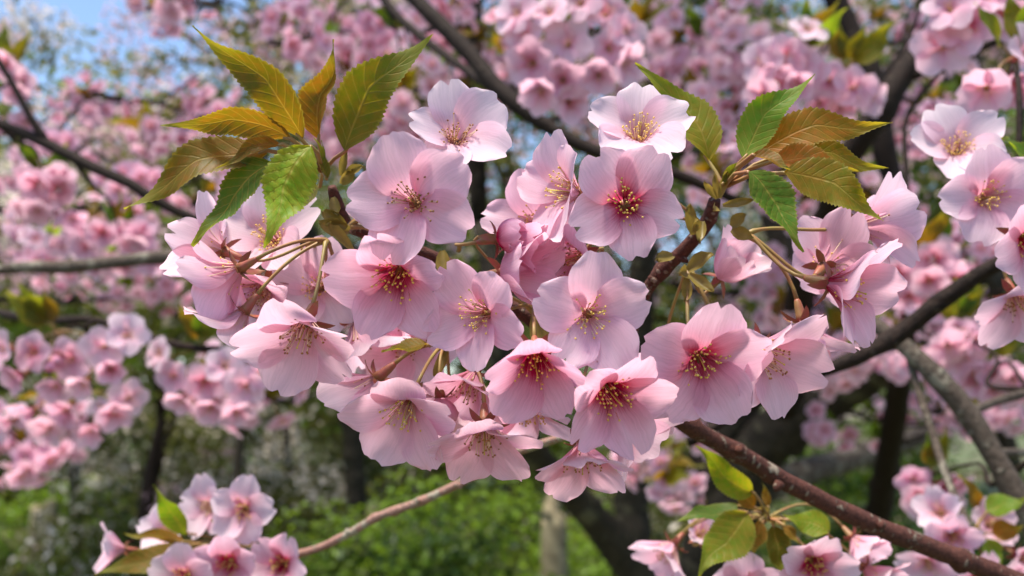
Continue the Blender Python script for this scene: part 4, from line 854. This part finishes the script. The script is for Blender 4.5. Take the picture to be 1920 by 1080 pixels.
def small_leaf(rng):
    L = rng.uniform(.04, .06); V, F, U = leaf_geo(Vector((0, 0, .006)), Vector((L, 0, .02)), L * rng.uniform(.18, .24), Vector((0, -.5, 1)), bend=rng.uniform(-.1, .1), nv=12, nu=4, rng=rng)
    return mesh('leaf', V, F, [M_LEAF], U)
LS = [small_leaf(R) for _ in range(5)]
def proto(seed, n, nl, cols, pale, red, desc):
    rng = random.Random(seed); parts = []
    for k in range(n):
        d = Vector((rng.gauss(0, 1), rng.gauss(0, 1) - .35, rng.gauss(0, .8) - .4)).normalized(); ln = rng.uniform(.024, .058)
        nn = (d + Vector((rng.uniform(-.5, .5), -.45 + rng.uniform(-.5, .3), rng.uniform(-.5, .3)))).normalized()
        parts.append(('flower', rng.choice(FS), d * ln, nn.to_track_quat('Z', 'X') @ Quaternion((0, 0, 1), rng.uniform(0, 6.28)), rng.uniform(.9, 1.1), (rng.uniform(*red), rng.uniform(*pale), 0, 1)))
    for k in range(nl):
        q = Quaternion((0, 0, 1), rng.uniform(0, 6.28)) @ Quaternion((0, 1, 0), rng.uniform(-1.2, .3)) @ Quaternion((1, 0, 0), rng.uniform(-.6, .6))
        parts.append(('leaf', rng.choice(LS), Vector((0, 0, 0)), q, rng.uniform(.8, 1.25), (*rng.choice(cols), 1)))
    return parts, desc
PROTO = [proto(900 + i, *a) for i, a in enumerate((
    (9, 4, [BZ], (.2, .6), (.2, .7), 'full pink cluster, few bronze leaves,'), (7, 5, [GR], (.5, 1), (.1, .5), 'pale pink cluster with green leaves'),
    (10, 3, [OL], (.1, .4), (.4, .9), 'full rosy cluster with olive leaves'), (5, 6, [DG, GR], (.3, .8), (.2, .6), 'leafy cluster of few pink flowers'),
    (11, 0, [BZ], (.3, .8), (.2, .7), 'leafless full pink cluster'), (6, 4, [BZ], (.5, 1), (.2, .5), 'sparse pale cluster with bronze leaves'),
    (4, 7, [BZ, OL, OL], (.2, .7), (.3, .7), 'bronze leaf tuft with few flowers'), (8, 2, [DG], (0, .3), (.4, .9), 'deep pink cluster with dark leaves')))]
def far_cluster(pos, where, group, rng, flip):
    parts, desc = rng.choices(PROTO, (3, 3, 3, 4, 2, 4, 4, 2))[0]; root = thing('blossom_cluster', desc + ' ' + where, 'blossom', pos, group)
    root.rotation_euler = (rng.uniform(-.3, .3), rng.uniform(-.3, .3), rng.uniform(-1.3, 1.3)); root.scale = (rng.uniform(.85, 1.25),) * 3
    for nm, me, l, q, s, c in parts: link(nm, me, root, l, q, s, c)
    tie(root, pos, rng, .0035); return root
def bough(label, region, rng):
    cx, cy, rx, ry, n, d0, d1 = region; tilt = rng.uniform(-.5, .5); dm = (d0 + d1) / 2
    pts = []
    for k in range(6):
        t = -1.15 + 2.3 * k / 5; pts.append((cx + t * rx, cy + t * tilt * ry + rng.uniform(-.15, .15) * ry, dm + (d1 - d0) * rng.uniform(-.25, .25), (15 - 1.6 * k) / dm ** .3))
    mid_branch(label, [pts, [pts[2][:3] + (9 / dm ** .3,), (pts[2][0] + rx * .25, cy - ry * .6, dm, 7 / dm ** .3), (pts[2][0] + rx * .55, cy - ry * 1.0, dm, 5 / dm ** .3)]], M_BRD, 8)
REG = [
 ((330, 205, 130, 60, 9, 1.7, 2.3), 'behind the tallest bronze leaf', 'against the open sky behind the tallest bronze leaf'),
 ((335, 12, 70, 28, 3, 1.6, 1.9), 'high above the tallest bronze leaf', 'high in the blue sky above the tallest bronze leaf'),
 ((640, 60, 120, 90, 13, 1.6, 2.4), 'above the broad olive leaf', 'above the broad olive leaf'),
 ((780, 160, 130, 110, 14, 1.5, 2.5), 'crossed by the diagonal dark branch', 'behind the diagonal dark branch'),
 ((900, 50, 90, 70, 8, 1.4, 2.2), 'beside the dangling cluster with bronze leaves', 'beside the dangling cluster with bronze leaves'),
 ((690, 230, 110, 70, 12, 1.8, 2.6), 'between the broad olive leaf and pale flower', 'between the broad olive leaf and the pale flower'),
 ((1300, 45, 120, 70, 12, 1.5, 2.4), 'in front of the dark upright trunk', 'in front of the dark upright trunk'),
 ((1370, 170, 110, 80, 9, 1.6, 2.6), 'above the upright green leaf', 'above the upright green leaf'),
 ((1710, 60, 90, 80, 9, 1.6, 2.4), 'between the two crossing dark limbs', 'between the two crossing dark limbs'),
 ((1740, 200, 90, 70, 10, 1.4, 2.2), 'behind the thick leaning limb', 'behind the thick leaning limb'),
 ((1480, 230, 100, 60, 10, 1.5, 2.3), 'behind the long bronze leaf', 'behind the long bronze leaf'),
 ((1350, 290, 130, 70, 9, 1.3, 2.0), 'around the bronze bud scales', 'around the bronze bud scales'),
 ((130, 280, 150, 110, 8, 1.5, 2.4), 'around the thin forked branch', 'around the thin forked branch'),
 ((330, 390, 160, 60, 12, 1.4, 2.2), 'below the lowest pointed bronze leaf', 'below the lowest pointed bronze leaf'),
 ((120, 420, 150, 70, 12, 1.4, 2.2), 'above the grey horizontal branch', 'above the grey horizontal branch'),
 ((170, 560, 190, 50, 6, 1.7, 2.6), 'in the shade below the grey horizontal branch', 'in the shade below the grey horizontal branch'),
 ((60, 790, 110, 50, 10, 1.3, 2.0), 'below the lower hanging bunch', 'below the lower hanging bunch'),
 ((450, 730, 90, 50, 9, 1.4, 2.0), 'below the bunch with yellow green leaves', 'below the bunch with yellow green leaves'),
 ((1580, 640, 140, 60, 14, 1.2, 1.9), 'along the brown forked branch', 'behind the brown forked branch'),
 ((1420, 560, 140, 70, 9, 1.3, 2.1), 'between the long flower stalks', 'behind the long flower stalks'),
 ((1790, 560, 110, 90, 10, 1.3, 2.0), 'behind the drooping pale flower', 'behind the drooping pale flower'),
 ((1850, 740, 90, 70, 8, 1.3, 2.0), 'beyond the sloping grey branch', 'beyond the sloping grey branch'),
 ((1250, 850, 90, 90, 8, 1.2, 1.9), 'in the gloom under the nodding flowers', 'in the gloom under the nodding flowers'),
 ((1640, 780, 130, 50, 6, 1.8, 2.8), 'near the long low limb of the forked trunk', 'near the long low limb of the forked trunk'),
 ((1100, 130, 200, 90, 8, 1.8, 2.8), 'deep behind the dangling cluster with bronze leaves', 'deep behind the dangling cluster'),
 ((560, 580, 200, 110, 14, 1.6, 2.4), 'glimpsed between the nodding flowers and their stalks', 'glimpsed between the flower stalks'),
 ((1560, 390, 130, 60, 10, 1.6, 2.4), 'behind stalked flowers below bronze leaves', 'behind the stalked flowers below the bronze leaves'),
]
for i, (reg, lb, grp) in enumerate(REG):
    rng = random.Random(1200 + i); bough('thin dark bough of soft blossom ' + lb, reg, rng)
    cx, cy, rx, ry, n, d0, d1 = reg
    for k in range(n):
        a = rng.uniform(0, 6.28); r = math.sqrt(rng.random())
        far_cluster(P(cx + math.cos(a) * r * rx, cy + math.sin(a) * r * ry, rng.uniform(d0, d1)), lb, 'soft clusters ' + grp, rng, 0)
